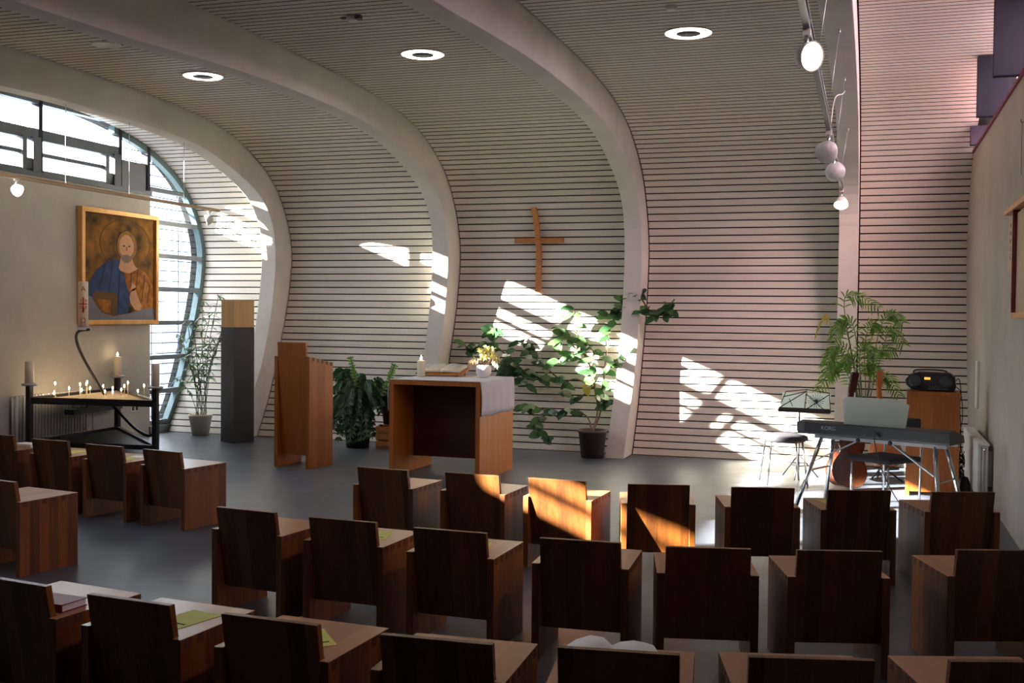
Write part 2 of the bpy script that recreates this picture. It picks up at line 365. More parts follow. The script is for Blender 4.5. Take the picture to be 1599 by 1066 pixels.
for k in range(len(pts)-1):
    a, b = pts[k], pts[k+1]; na, nb = outn(k), outn(k+1)
    tgt = bk1 if (a.z < 3.3 and a.y > 12.4) else bk2
    tgt.add([Vector((xx, w_.y, w_.z))+n*t for xx in (XL-.25, XR+.25) for w_, n in ((a, na), (b, nb)) for t in (.021, .16)], [(0, 1, 3, 2), (4, 6, 7, 5), (0, 4, 5, 1), (2, 3, 7, 6), (0, 2, 6, 4), (1, 5, 7, 3)])
tag(bk1.build('backing_felt', MT['gap'], wf), 'black backing showing in the slat joints'); tag(bk2.build('backing_felt', MT['gap'], ce), 'black backing showing in the slat joints')
# ribs
def even(pts_, n):
    L_ = [0]
    for a, b in zip(pts_[:-1], pts_[1:]): L_.append(L_[-1]+(b-a).length)
    out = []; j = 0
    for i in range(n+1):
        t = L_[-1]*i/n
        while j < len(L_)-2 and L_[j+1] < t: j += 1
        f = (t-L_[j])/(L_[j+1]-L_[j]); out.append(pts_[j].lerp(pts_[j+1], f))
    return out
NR = 150
ro, ri = even(PROF, NR), even(SOFF, NR)
for k, rx in enumerate(RIBX):
    m = MB(); vs_ = []; fs_ = []
    for o_, i_ in zip(ro, ri):
        o2 = Vector((0, o_.y+.06 if o_.z < 3.2 and o_.y > 12 else o_.y, o_.z+.06 if o_.z > 3.2 else o_.z))
        vs_ += [Vector((rx-RW, o2.y, o2.z)), Vector((rx, o2.y, o2.z)), Vector((rx, i_.y, i_.z)), Vector((rx-RW, i_.y, i_.z))]
    for i in range(NR):
        a = 4*i
        for p, q in ((0, 1), (1, 2), (2, 3), (3, 0)): fs_.append((a+p, a+q, a+4+q, a+4+p))
    fs_ += [(3, 2, 1, 0), (4*NR, 4*NR+1, 4*NR+2, 4*NR+3)]
    m.add(vs_, fs_)
    o = struct(m.build('trim_%d' % (k+1), MT['rib'])); o['label'] = 'curved pale rib rising from the floor and bending over the ceiling'
    bv = o.modifiers.new('bevel', 'BEVEL'); bv.width = .006; bv.segments = 2; bv.limit_method = 'ANGLE'; bv.angle_limit = math.radians(60)
# floor
struct(MB().b2((XL-.25, YB, -.12), (XR+.25, 13.4, 0)).build('floor', MT['floor']))
struct(MB().b2((XL-.25, YB-.2, 0), (XR+.25, YB, 4.1)).build('wall_back', MT['chair']))
# left wall : concrete up to the clerestory sill, full height behind the camera
ZS = 3.05
ml = MB().b2((XL-.25, YB, 0), (XL, 12.06, ZS)).b2((XL-.25, YB, ZS), (XL, 2.1, 3.95))
struct(ml.build('wall_left', MT['concrete']))
mr = MB().b2((XR, YB, 0), (XR+.25, 13.42, 3.35)).b2((XR, YB, 3.35), (XR+.25, 2.6, 3.96))
struct(mr.build('wall_right', MT['concrete2']))
mt_ = MB().b2((XR-.02, YB, 3.335), (XR+.1, 12.62, 3.36)); struct(mt_.build('trim_6', MT['maroon']))

# window_1 : full height end window beside the slatted wall
def prof_y(z): # wall surface y for a height below 3.3
    best = min(PROF, key=lambda p: abs(p.z-z) if p.y > 12 else 9); return best.y
wy0 = 12.06
w1 = MB()
for a, b in zip(PROF[:-1], PROF[1:]):
    if a.y < 11.4: break
    d = (b-a).normalized(); n = Vector((0, -d.z, d.y))
    if n.y > 0 and a.z < 2: n = -n
    if a.z > 3.5 and n.z > 0: n = -n
    w1.add([Vector((xx, w_.y, w_.z))+n*t for xx in (XL-.09, XL-.005) for w_ in (a-d*.004, b+d*.004) for t in (-.02, .075)], [(0, 1, 3, 2), (4, 6, 7, 5), (0, 4, 5, 1), (2, 3, 7, 6), (0, 2, 6, 4), (1, 5, 7, 3)])
win1 = struct(w1.build('window_1', MT['teal']))
t1 = MB()
for z in (.14, .54, .98, 1.43, 1.87, 2.30, 2.73, 3.14):
    t1.b2((XL-.085, wy0-.02, z-.029), (XL-.01, prof_y(z)-.03, z+.029))
t1.b2((XL-.09, wy0-.02, 0), (XL+.02, prof_y(.05)+.02, .10))
t1.b2((XL-.09, wy0-.03, 0), (XL-.01, wy0+.012, 3.75))
t1.build('transom', MT['frame'], win1)
g1 = MB(); poly = [Vector((XL-.05, wy0, .03))]+[Vector((XL-.05, p.y-.01, p.z)) for p in PROF if p.y >= wy0 and p.z > .03]+[Vector((XL-.05, wy0, 3.64))]
g1.prism(poly, (.008, 0, 0)); g1.build('pane', MT['glass'], win1)
bl = MB()
for i in range(26):
    z = .20+i*.137; yy = prof_y(min(z, 3.1)) if z < 3.1 else 12.9
    bl.bar((XL-.19, wy0-.3, z), (XL-.19, yy+.1, z), .016, .014)
for y in (12.36, 12.95): bl.bar((XL-.2, y, .05), (XL-.2, y, 3.6), .012)
tag(bl.build('outer_louvre', MT['blind'], win1), 'thin horizontal louvre rods outside the glass')

# window_2 : clerestory over the left wall
w2 = MB(); mul = [2.13, 3.25, 4.62, 6.0, 7.36, 8.73, 10.1, 11.47, 12.03]
w2.b2((XL-.10, 2.1, ZS), (XL+.015, 12.08, 3.105))             # sill
w2.b2((XL-.085, 2.1, 3.475), (XL-.005, 11.47, 3.575))          # transom between sash and fanlight
w2.b2((XL-.10, 2.1, 3.855), (XL, 11.9, 3.99))                # head
win2 = struct(w2.build('window_2', MT['frame']))
mm = MB()
for y in mul[:-1]: mm.b2((XL-.10, y-.03, ZS), (XL-.0, y+.03, 3.95))
mm.b2((XL-.10, 12.0, ZS), (XL, 12.06, 3.72)); mm.build('mullion', MT['purple'], win2)
sash = MB(); op = MB()
for a, b in zip(mul[:-2], mul[1:-1]):
    sash.b2((XL-.07, a+.03, 3.105), (XL+.01, b-.03, 3.125)).b2((XL-.07, a+.03, 3.455), (XL+.0, b-.03, 3.475))
    sash.b2((XL-.05, a+.03, 3.28), (XL-.01, b-.27, 3.322))
    sash.b2((XL-.07, b-.30, 3.1), (XL+.02, b-.235, 3.475)).b2((XL-.07, b-.15, 3.1), (XL+.03, b-.03, 3.48)).b2((XL-.06, b-.24, 3.1), (XL+.01, b-.15, 3.24))
sash.build('sash', MT['frame'], win2)
op.b2((XL-.06, 11.50, 3.10), (XL-.02, 12.0, 3.44)).b2((XL-.06, 2.1, 3.545), (XL-.02, 3.25, 3.9)); op.build('infill_panel', MT['key2'], win2)
MB().b2((XL-.055, 2.1, ZS), (XL-.047, 12.04, 3.93)).build('pane', MT['glass'], win2)
# window_3 : clerestory over the right wall, deep mullions
w3 = MB().b2((XR+.0, 2.6, 3.90), (XR+.2, 12.7, 4.0)); win3 = struct(w3.build('window_3', MT['purple']))
m3 = MB()
for y, x in ((10.55, .865), (8.82, .83), (7.05, .83), (5.3, .83), (3.55, .83)):
    m3.b2((x, y-.045, 3.36), (XR+.12, y+.045, 3.925 if y < 10 else 3.885))
m3.b2((.95, 12.2, 3.36), (XR+.12, 12.3, 3.55))
m3.build('mullion', MT['purple'], win3)
MB().b2((XR+.085, 2.6, 3.35), (XR+.095, 12.9, 3.96)).build('pane', MT['pinkglass'], win3)  # pink tint put into the panes to go with the added lamp
struct(MB().b2((XL-.25, YB, 4.13), (XR+.25, 12.3, 4.2)).build('trim_5', MT['gap']))

# ------------------------------------------------------------------ outside
struct(MB().b2((-40, -30, -.3), (40, 45, -.125)).build('ground', MT['asphalt']))
bd = thing('neighbouring_building', 'pale rendered building seen through the tall end window', 'building', (-12.1, 10, 0))
MB().b2((-4, -26, -.12), (0, 26, 4.06)).build('wall', MT['facade'], bd)
def win_out(y, z, w, h):
    MB().b2((-.02, y-w/2, z), (.015, y+w/2, z+h)).b2((0, y-w/2-.03, z-.04), (.05, y+w/2+.03, z)).build('window', MT['dglass'], bd)
for y, z in ((5.7, .3), (7.3, .3), (6.2, 2.0), (8.6, 1.9), (8.9, .3), (4.4, 1.5), (11, .5), (3.2, 2.4)): win_out(y, z, .55, 1.1)

# ------------------------------------------------------------------ seats
def make_chair(label):
    t = thing('chair', label, 'chair')
    for s in (-1, 1):
        MB().b2((s*.207-.0175, 0, 0), (s*.207+.0175, .43, .4492)).build('side_panel', MT['chairside'], t, .002)
    m = MB().b2((-.1893, .040, .418), (.1893, .43, .4492)).b2((-.1893, .0405, .4494), (.1893, .43, .4505)).b2((-.2245, .0, .4494), (-.1893, .43, .4505)).b2((.1893, .0, .4494), (.2245, .43, .4505))
    for s in (-1, 1):
        for k in range(6):
            y0 = .02+k*.07
            m.box((s*.2075, y0+.0175, .4325), (.0362, .034, .0335), 1)
    m.build('seat', [MT['seat'], MT['endgrain']], t)
    m = MB(); vs_ = []
    for z in (.14, .57):
        yb = -.012+(.57-z)*.18
        vs_ += [(-.187, yb, z), (.187, yb, z), (.187, yb+.028, z), (-.187, yb+.028, z)]
    m.add(vs_, [(3, 2, 1, 0), (4, 5, 6, 7), (0, 1, 5, 4), (1, 2, 6, 5), (2, 3, 7, 6), (3, 0, 4, 7)])
    m.build('backrest', MT['chair'], t, .002)
    return t
R_ = math.radians
CH_ = [ # row, x, y, angle, label
 ('L1', -6.76, 7.29, -4, 'box-shaped wooden chair cut by the left edge of the photo in the farthest left row'),
 ('L1', -6.10, 7.14, -6, 'box-shaped wooden chair with a yellow leaflet, second from the left in the farthest left row'),
 ('L1', -5.50, 7.02, -8, 'box-shaped chair with white and yellow leaflets, third in the farthest left row'),
 ('L1', -4.91, 6.91, -10.5, 'empty box-shaped wooden chair at the aisle end of the row nearest the candle table'),
 ('L2', -4.99, 5.36, -9, 'box-shaped wooden chair alone at the left edge, behind the candle table row'),
 ('R1', -3.03, 6.655, -5, 'box-shaped wooden chair at the aisle end of the front row, below the altar'),
 ('R1', -2.40, 6.646, -3, 'box-shaped wooden chair with sun on one top corner and a yellow leaflet'),
 ('R1', -1.83, 6.621, -3, 'box-shaped wooden chair with its whole backrest lit bright by the sun'),
 ('R1', -1.20, 6.655, 13.5, 'box-shaped wooden chair with a slanting sun patch across its lower back'),
 ('R1', -.59, 6.765, 15, 'dark box-shaped wooden chair in front of the grey stool'),
 ('R1', -.04, 6.876, 17, 'dark box-shaped wooden chair in front of the brown guitar'),
 ('R1', .545, 7.034, 18.5, 'dark box-shaped wooden chair next to the right wall radiator'),
 ('R2', -3.055, 5.018, -7, 'box-shaped wooden chair at the aisle end of the second row'),
 ('R2', -2.465, 4.943, -3, 'box-shaped wooden chair in the second row with a yellow leaflet in mid seat'),
 ('R2', -1.874, 4.882, -1.5, 'box-shaped wooden chair in the second row with a leaflet half hidden by its backrest'),
 ('R2', -1.237, 4.878, 3, 'dark box-shaped wooden chair behind the sunlit chair of the front row'),
 ('R2', -.662, 4.92, 12.5, 'dark box-shaped wooden chair standing square to the viewer in the second row'),
 ('R2', -.107, 5.064, 16, 'dark box-shaped wooden chair in the second row, second from the right wall'),
 ('R2', .565, 5.33, 18.5, 'box-shaped wooden chair at the right wall end of the second row'),
 ('R3', -3.07, 3.392, -8, 'box-shaped wooden chair with a hymn book on its pale seat, nearest row'),
 ('R3', -2.487, 3.312, -5, 'nearest-row box-shaped wooden chair with a printed yellow leaflet on a pale seat'),
 ('R3', -1.891, 3.258, -3, 'nearest-row box-shaped wooden chair with a yellow leaflet on a reddish seat'),
 ('R3', -1.284, 3.236, 2.5, 'empty nearest-row box-shaped wooden chair left of the one with the open booklet'),
 ('R3', -.715, 3.311, 7.5, 'nearest-row box-shaped wooden chair with an open white booklet'),
 ('R3', -.149, 3.436, 14, 'nearest-row box-shaped wooden chair with a glint of sun on its seat edge'),
 ('R3', .425, 3.61, 18, 'nearest-row box-shaped wooden chair cut by the right edge of the photo'),
]
GN = dict(L1='chairs in the far left row', L2='chairs in the left middle row', R1='chairs in the front row', R2='chairs in the second row', R3='chairs in the nearest row')
proto = None; chairs = []
for i, (row, x, y, a, lab) in enumerate(CH_):
    lx = Vector((x, y, 0))
    if proto is None:
        proto = make_chair(lab); proto.location = lx; proto.rotation_euler = (0, 0, R_(a)); proto['group'] = GN[row]; chairs.append(proto)
    else: chairs.append(dup(proto, lx, R_(a), lab, GN[row]))
def on_seat(i, u, v):
    row, x, y, a, _ = CH_[i]; c, s = math.cos(R_(a)), math.sin(R_(a)); return Vector((x+c*u-s*v, y+s*u+c*v, .4507)), R_(a)
def leaflet(i, u, v, rot, label, w=.15, d=.21, m='yellow', lines=True):
    p, a = on_seat(i, u, v)
    o = MB().b2((-w/2, -d/2, 0), (w/2, d/2, .0015)).build('leaflet', MT[m]); o.location = p; o.rotation_euler = (0, 0, a+rot)
    tag(o, label, 'leaflet', 'leaflets lying on the chairs')
    if lines:
        k = MB().b2((-.055, -.062, .0015), (-.005, -.050, .0019)).b2((.0, -.064, .0015), (.058, -.052, .0019)).b2((-.06, -.035, .0015), (-.03, -.028, .0019))
        k.build('print', MT['ink'], o)
    return o
leaflet(1, .02, .22, .1, 'yellow leaflet on the chair second from the left in the far left row', lines=False)
leaflet(2, .05, .30, .1, 'small white leaflet lying behind a yellow one in the far left row', m='paper', lines=False, w=.13, d=.10)
leaflet(2, .06, .17, 0, 'yellow leaflet in front of a white one in the far left row', lines=False, w=.12, d=.12)
leaflet(6, .03, .22, .2, 'yellow leaflet on the front row chair touched by the sun at one corner', lines=False, w=.12, d=.14)
leaflet(10, -.10, .30, .2, 'yellow leaflet peeking past the chair in front of the brown guitar', lines=False, w=.1, d=.12)
leaflet(13, .05, .25, .25, 'yellow leaflet in mid seat on a second row chair')
leaflet(14, .04, .22, .25, 'yellow leaflet half hidden by a second row backrest')
leaflet(20, .07, .22, -.15, 'printed yellow leaflet on the pale seat of the nearest row')
leaflet(21, .03, .20, .75, 'printed yellow leaflet lying askew on a reddish nearest seat')
# hymn books
def book(p, a, label, cover, w=.12, d=.17, h=.028):
    o = MB().b2((-w/2, -d/2, 0), (w/2, d/2, .003)).b2((-w/2, -d/2, h-.003), (w/2, d/2, h)).b2((-w/2, -d/2, 0), (-w/2+.004, d/2, h)).build('hymn_book', MT[cover])
    MB().b2((-w/2+.004, -d/2+.004, .003), (w/2-.003, d/2-.004, h-.003)).build('pages', MT['paper'], o)
    o.location = p; o.rotation_euler = (0, 0, a); return tag(o, label, 'book', 'hymn books on the chairs')
p, a = on_seat(19, .08, .13); book(p, a+PI/2+.05, 'thick hymn book lying on the pale seat of the nearest left chair', 'maroon', .13, .19, .03)
p, a = on_seat(0, .07, .26); book(p, a+PI/2, 'white hymn book on the chair at the left end of the far left row', 'paper', .14, .2, .022)
# open booklet on the chair
p, a = on_seat(23, -.03, .31)
ob = MB()
for s in (-1, 1):
    pr = [(0, 0.006), (.03, .034), (.075, .042), (.125, .028), (.158, .006)] if s < 0 else [(0, 0.006), (.03, .018), (.075, .022), (.115, .014), (.145, .004)]
    vs_ = []
    for x, z in pr: vs_ += [(s*x, -.10, z+.004), (s*x, .10, z+.004), (s*x, -.10, z*.35), (s*x, .10, z*.35)]
    fs_ = []
    for i in range(4):
        b = 4*i; fs_ += [(b, b+4, b+5, b+1), (b+2, b+3, b+7, b+6), (b, b+2, b+6, b+4), (b+1, b+5, b+7, b+3)]
    ob.add(vs_, fs_, 0, True)
o = ob.build('open_booklet', MT['paper']); o.location = p+Vector((0, 0, .002)); o.rotation_euler = (0, 0, a+.25)
tag(o, 'white booklet lying open on a seat of the nearest row', 'booklet')

# ------------------------------------------------------------------ lectern
lc = thing('lectern', 'tall narrow reddish wooden lectern left of the altar', 'lectern', (-5.576, 10.014, 0), R_(-6.6))
hz, hz2 = 1.139, 1.066
for s in (-1, 1):
    x = s*.194
    MB().prism([(x-.02, 0, 0), (x-.02, .428, 0), (x-.02, .428, hz2), (x-.02, 0, hz)], (.04, 0, 0)).build('side_panel', MT['lectern'], lc, .002)
m = MB(); m.add([(-.172, -.006+.03*(1-t), z) for t, z in ((0, .10),)]+[], [])
vs_ = []
for z in (.13, 1.281):
    yb = (1.281-z)*.07
    vs_ += [(-.172, yb-.01, z), (.172, yb-.01, z), (.172, yb+.025, z), (-.172, yb+.025, z)]
MB().add(vs_, [(3, 2, 1, 0), (4, 5, 6, 7), (0, 1, 5, 4), (1, 2, 6, 5), (2, 3, 7, 6), (3, 0, 4, 7)]).build('front_panel', MT['lectern'], lc, .002)
sl_ = (hz2-hz)/.428
tb = MB().prism([(-.1735, .05, hz+sl_*.05-.035), (-.1735, .426, hz2-.035), (-.1735, .426, hz2-.002), (-.1735, .05, hz+sl_*.05-.002)], (.347, 0, 0))
for s in (-1, 1):
    for k in range(5):
        y0 = .05+k*.08; zc = hz+sl_*(y0+.02)-.018
        tb.box((s*.1945, y0+.02, zc), (.0402, .04, .036), 1)
tb.build('sloping_top', [MT['lectern'], MT['endgrain']], lc)

# ------------------------------------------------------------------ altar with what stands on it
AX, AY, AA, AW, AD, AH = -3.965, 9.88, R_(-1.3), .945, .955, .942
al = thing('altar', 'open-fronted wooden altar block under a white cloth', 'altar', (AX, AY, 0), AA)
for s in (-1, 1): MB().b2((s*(AW/2-.0225)-.0225, 0, 0), (s*(AW/2-.0225)+.0225, AD, AH)).build('side_panel', MT['altar'], al, .002)
MB().b2((-AW/2+.0455, 0.001, AH-.045), (AW/2-.0455, AD-.001, AH-.001)).build('tabletop', MT['altar'], al)
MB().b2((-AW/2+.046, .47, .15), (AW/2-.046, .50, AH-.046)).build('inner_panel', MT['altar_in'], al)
ac, as_ = math.cos(AA), math.sin(AA)
def onaltar(u, v, z=AH): return Vector((AX+ac*u-as_*v, AY+as_*u+ac*v, z))
# cloth
cl = MB(); nx, ny = 40, 16; vs_ = []; fs_ = []
drop = .33; hw = AW/2+.006
path = [(-hw, AH-.30)]+[(-hw, AH-.15), (-hw, AH-.01), (-hw+.008, AH+.003)]+[(-hw+.02+(2*hw-.04)*i/12, AH+.0045) for i in range(13)]+[(hw-.006, AH+.003), (hw, AH-.01)]+[(hw+.001, AH-.01-(drop-.01)*i/6) for i in range(1, 7)]
for i, (x, z) in enumerate(path):
    for j in range(ny+1):
        y = -.003+(AD+.012)*j/ny; dr = max(0, AH-.01-z)
        xx = x+(1 if x > 0 else -1)*(.006+.007*math.sin(j*1.9+1))*min(1, dr/.12)
        vs_.append((xx, y+.004*math.sin(i*1.3)*(dr > .05), z+.006*math.sin(j*.9)*(dr > .28)))
for i in range(len(path)-1):
    for j in range(ny):
        a = i*(ny+1)+j; fs_.append((a, a+1, a+ny+2, a+ny+1))
cl.add(vs_, fs_, 0, True); o = cl.build('altar_cloth', MT['cloth']); o.location = (AX, AY, 0); o.rotation_euler = (0, 0, AA)
sd = o.modifiers.new('thick', 'SOLIDIFY'); sd.thickness = .002; sd.offset = 1
tag(o, 'white linen cloth over the altar, hanging down its right side', 'tablecloth')
ZT = AH+.0075
def candle(name, label, cat, p, r, h, lit=True, group=None):
    t = thing(name, label, cat, p, 0, group)
    pr = [(r, 0), (r, h-.012), (r-.004, h-.003), (r-.010, h)] if r > .02 else [(r, 0), (r, h)]
    pr += [(r*.5, h-.006), (0.0, h-.008)] if r > .02 else [(0, h+.001)]
    MB().lathe(pr, 20 if r > .02 else 8).build('wax_body', MT['wax'], t)
    MB().tube([(0, 0, h-.008), (.001, 0, h+.008)], .0014, 5).build('wick', MT['ink'], t)
    if lit:
        f = max(.008, min(.012, r*.35)) if r < .02 else .010
        MB().lathe([(0, h+.002), (f*.7, h+.010), (f, h+.020), (f*.65, h+.036), (0, h+.055 if r > .02 else h+.040)], 10).build('flame', MT['flame'], t)
    return t
candle('pillar_candle', 'short thick lit candle on the altar beside the open book', 'candle', atz(657.5, 588, ZT), .040, .165)
# open bible on a low stand
bp_ = atz(692, 586, ZT); st = thing('book_stand', 'low wooden book rest under the open altar book', 'book stand', (bp_.x, bp_.y, ZT), R_(4))
tl = Matrix.Rotation(R_(9), 4, 'X')
MB().box((0, .0, .045), (.50, .30, .012), M=tl.to_3x3()).build('board', MT['altar'], st)
MB().b2((-.245, -.158, .018), (.245, -.146, .034)).build('ledge', MT['altar'], st)
for x, y, h in ((-.2, -.13, .022), (.2, -.13, .022), (.2, .12, .056), (-.2, .12, .056)): MB().b2((x-.011, y-.011, 0), (x+.011, y+.011, h)).build('leg', MT['altar'], st)
bb = MB(); 
for s in (-1, 1):
    pr = [(.002, .012), (.02, .038), (.06, .047), (.14, .040), (.215, .030)]
    vs_ = []
    for x, z in pr: vs_ += [(s*x, -.135, z), (s*x, .145, z), (s*x, -.14, .0), (s*x, .145, .0)]
    fs_ = [(0, 1, 3, 2), (16, 18, 19, 17)]
    mi = []
    for i in range(4):
        b = 4*i; fs_ += [(b, b+4, b+5, b+1), (b+2, b+3, b+7, b+6), (b, b+2, b+6, b+4), (b+1, b+5, b+7, b+3)]
    bb.add(vs_, fs_, 0, True)
bo = bb.build('altar_book', MT['page']); bo.location = (bp_.x, bp_.y, ZT+.053); bo.rotation_euler = (R_(9), 0, R_(4))
tag(bo, 'large book lying open on a low rest on the altar', 'book')
ln = MB()
for s in (-1, 1):
    for c_ in (0, 1):
        for k in range(15):
            x0_ = s*(.035+c_*.085); yy = -.11+k*.0165; xa = x0_; xb = x0_+s*.07
            za = .0475 if c_ == 0 else .042
            ln.add([(xa, yy, za+.0012), (xb, yy, za-.0040), (xb, yy+.005, za-.0040), (xa, yy+.005, za+.0012)], [(0, 1, 2, 3)])
ln.build('printed_lines', MT['print'], bo)
MB().b2((-.22, -.145, -.004), (.22, .15, 0)).build('cover', MT['maroon'], bo)
MB().bar((0, -.137, .012), (.004, -.142, -.02), .010, .002).build('ribbon', MT['redm'], bo)
# vase of flowers
vp = atz(755, 589, ZT)
vz = MB().lathe([(.045, 0), (.062, .012), (.078, .045), (.080, .085), (.070, .115), (.052, .125), (.047, .122), (.05, .10), (.0, .08)], 28).build('vase', MT['vase'])
vz.location = vp; tag(vz, 'round white vase at the right rear of the altar', 'vase')
bq = thing('flower_bunch', 'bunch of pale yellow flowers with drooping catkins in the white vase', 'flowers', (vp.x, vp.y, vp.z+.09))
stm, fl, ct = MB(), MB(), MB()
for i in range(34):
    a = random.uniform(0, 2*PI); rr = random.uniform(0, .15); top = Vector((.03+rr*math.cos(a), rr*math.sin(a)*.8, .16+random.uniform(-.05, .06)-rr*.25))
    stm.tube([(0, 0, 0), top*.5+Vector((0, 0, .02)), top], .0016, 4)
    for k in range(9):
        d = Vector((random.gauss(0, 1), random.gauss(0, 1), random.gauss(.3, 1))).normalized()
        fl.leaf(top+d*random.uniform(0, .014), d, random.uniform(.020, .034), .013, droop=.1, seg=3)
for i in range(9):
    a = PI+random.uniform(-.9, .9) if i < 5 else random.uniform(-.8, .6); l = random.uniform(.12, .17)
    p1 = Vector((l*.6*math.cos(a), l*.6*math.sin(a), .10)); p2 = Vector((l*math.cos(a), l*math.sin(a), .07)); p3 = p2+Vector((.01*math.cos(a), 0, -.085))
    stm.tube([(0, 0, 0), p1, p2], .0015, 4)
    for k in range(3):
        q = p2.lerp(p1, k*.35); ct.leaf(q, Vector((.15*math.cos(a), .1, -1)), random.uniform(.05, .09), .009, seg=4, droop=0)
stm.build('stems', MT['stem'], bq); fl.build('blossoms', MT['flower'], bq); ct.build('catkins', MT['spruce'], bq)

# ------------------------------------------------------------------ black pillar with wooden box
pa = math.atan2(11.636-11.754, -7.17+7.488)
pc = Vector((-7.33, 11.83, 0))
pl = MB().b2((-.150, -.140, 0), (.150, .140, 1.395)).build('pillar', MT['pillar'], None, .002); pl.location = pc; pl.rotation_euler = (0, 0, R_(-27))
tag(pl, 'tall slim black pedestal under the wooden box, right of the bamboo pot', 'pedestal')
bx = thing('wooden_box', 'light brown wooden box standing on the black pedestal', 'box', (pc.x, pc.y, 1.396), R_(-27))
MB().b2((-.148, -.138, 0), (.148, .138, .31)).build('body', MT['ltwood'], bx, .003); MB().b2((-.150, -.140, .311), (.150, .140, .333)).build('lid', MT['ltwood'], bx, .003)

# ------------------------------------------------------------------ cross on the slatted wall
cr = thing('wall_cross', 'slim wooden cross hanging on the slatted wall above the altar', 'cross', (-3.93, 13.1, 0))
def wy(z): return prof_y(z)
zs = [1.865+i*(2.90-1.865)/14 for i in range(15)]
m = MB(); vs_ = []; fs_ = []
for z in zs:
    y = wy(z)-.03-13.1; xo = (z-2.4)*-.025; w = .033
    # local wall curve kept, as if bent from one strip
    vs_ += [(xo-w, y-.045, z), (xo+w, y-.045, z), (xo+w, y, z), (xo-w, y, z)]
for i in range(14):
    a = 4*i
    for p, q in ((0, 1), (1, 2), (2, 3), (3, 0)): fs_.append((a+p, a+q, a+4+q, a+4+p))
fs_ += [(3, 2, 1, 0), (56, 57, 58, 59)]
m.add(vs_, fs_); m.build('upright', MT['cross'], cr, .003)
yb = wy(2.5)-.03-13.1
MB().b2((-.305, yb-.05, 2.475), (-.034, yb-.005, 2.535)).b2((.034, yb-.05, 2.475), (.325, yb-.005, 2.535)).build('crossbar', MT['cross'], cr, .003)
for z in (2.1, 2.75): MB().b2((-.01, wy(z)-.035-13.1, z-.01), (.01, wy(z)-13.1+.004, z+.01)).build('spacer', MT['black'], cr)

# ------------------------------------------------------------------ painting
PY0, PY1, PZ0, PZ1 = 10.676, 12.13, 1.415, 2.79
pw, ph = PY1-PY0, PZ1-PZ0
pt = thing('framed_painting', 'gold framed painting of a robed half figure on the concrete wall', 'painting', (XL+.006, PY0, PZ0), R_(90))
# local x runs along the wall (+y), local -y points into the room
def fr(x0, x1, z0, z1, name='frame_bar'): return MB().b2((x0, -.075, z0), (x1, 0, z1))
m = fr(0, pw, 0, .055); m.b2((0, -.075, ph-.055), (pw, 0, ph)); m.b2((0, -.075, .055), (.055, 0, ph-.055)); m.b2((pw-.055, -.075, .055), (pw, 0, ph-.055))
m.build('frame', MT['gold'], pt, .003)
MB().b2((.055, -.042, .055), (pw-.055, -.02, ph-.055)).build('canvas', MT['goldp'], pt)
iw, ih = pw-.11, ph-.11
def patch(poly, mat, lay, name='painted_shape'):
    y = -.0425-.0012*lay
    MB().prism([(.055+u*iw, y, .055+v*ih) for u, v in poly], (0, .0011, 0)).build(name, MT[mat], pt)
def ell(cx_, cy_, rx_, ry_, n=24, a0=0, a1=2*PI): return [(cx_+rx_*math.cos(a0+(a1-a0)*i/n), cy_+ry_*math.sin(a0+(a1-a0)*i/n)) for i in range(n)]
# plain ring behind the head
rg = MB(); y = -.0435
for i in range(48):
    a, b = 2*PI*i/48, 2*PI*(i+1)/48
    rg.prism([(.055+(.575+r*math.cos(t))*iw, y, .055+(.735+r*.66*math.sin(t))*ih) for r, t in ((.348, a), (.362, a), (.362, b), (.348, b))], (0, .001, 0))
rg.build('painted_ring', MT['hair'], pt)
patch([(.05, .22), (.08, .36), (.16, .46), (.30, .55), (.45, .58), (.60, .54), (.72, .48), (.60, .06), (.10, .04)], 'blue', 2, 'painted_robe')
patch([(.52, .50), (.62, .52), (.74, .52), (.88, .46), (.97, .34), (1, .18), (1, .08), (.72, .09), (.60, .30)], 'ochre', 3, 'painted_sleeve')
patch([(.12, .25), (.16, .27), (.43, .26), (.46, .24), (.44, .02), (.36, .03), (.22, .06), (.13, .16)], 'hair', 4, 'painted_block')
patch([(.18, .20), (.36, .19), (.35, .06), (.22, .09)], 'ochre', 5)
patch([(0, .0), (0, .24), (.10, .22), (.17, .13), (.24, .07), (.40, .035), (.60, .06), (.80, .10), (1, .12), (1, 0)], 'greyp', 6, 'painted_ground')
patch(ell(.59, .715, .15, .155), 'fold', 3, 'painted_outline'); patch(ell(.59, .715, .142, .147), 'hair2', 4, 'painted_hair')
patch([(.47, .50), (.50, .47), (.62, .45), (.74, .50), (.69, .54), (.66, .60), (.50, .60)], 'skin', 5, 'painted_neck')
patch(ell(.58, .70, .105, .125), 'skin', 6, 'painted_face')
patch([(.485, .66), (.52, .62), (.58, .635), (.64, .62), (.675, .66), (.65, .58), (.60, .55), (.56, .55), (.51, .58)], 'beard', 7, 'painted_beard')
for k, pl_ in enumerate(([(.20, .30), (.215, .30), (.30, .54), (.285, .54)], [(.33, .26), (.345, .26), (.40, .56), (.385, .56)], [(.46, .14), (.475, .14), (.50, .55), (.49, .55)])): patch(pl_, 'bluef', 3, 'painted_fold')
for k, pl_ in enumerate(([(.80, .18), (.81, .18), (.86, .44), (.845, .45)], [(.88, .16), (.89, .16), (.94, .34), (.925, .35)], [(.64, .30), (.65, .30), (.66, .50), (.645, .50)], [(.72, .33), (.73, .33), (.76, .49), (.745, .50)])): patch(pl_, 'fold', 4, 'painted_fold')
for u in (.545, .62): patch(ell(u, .715, .018, .008, 10), 'ink', 7, 'painted_eye')
patch([(.575, .71), (.588, .71), (.595, .672), (.572, .672)], 'ochre', 7, 'painted_nose')
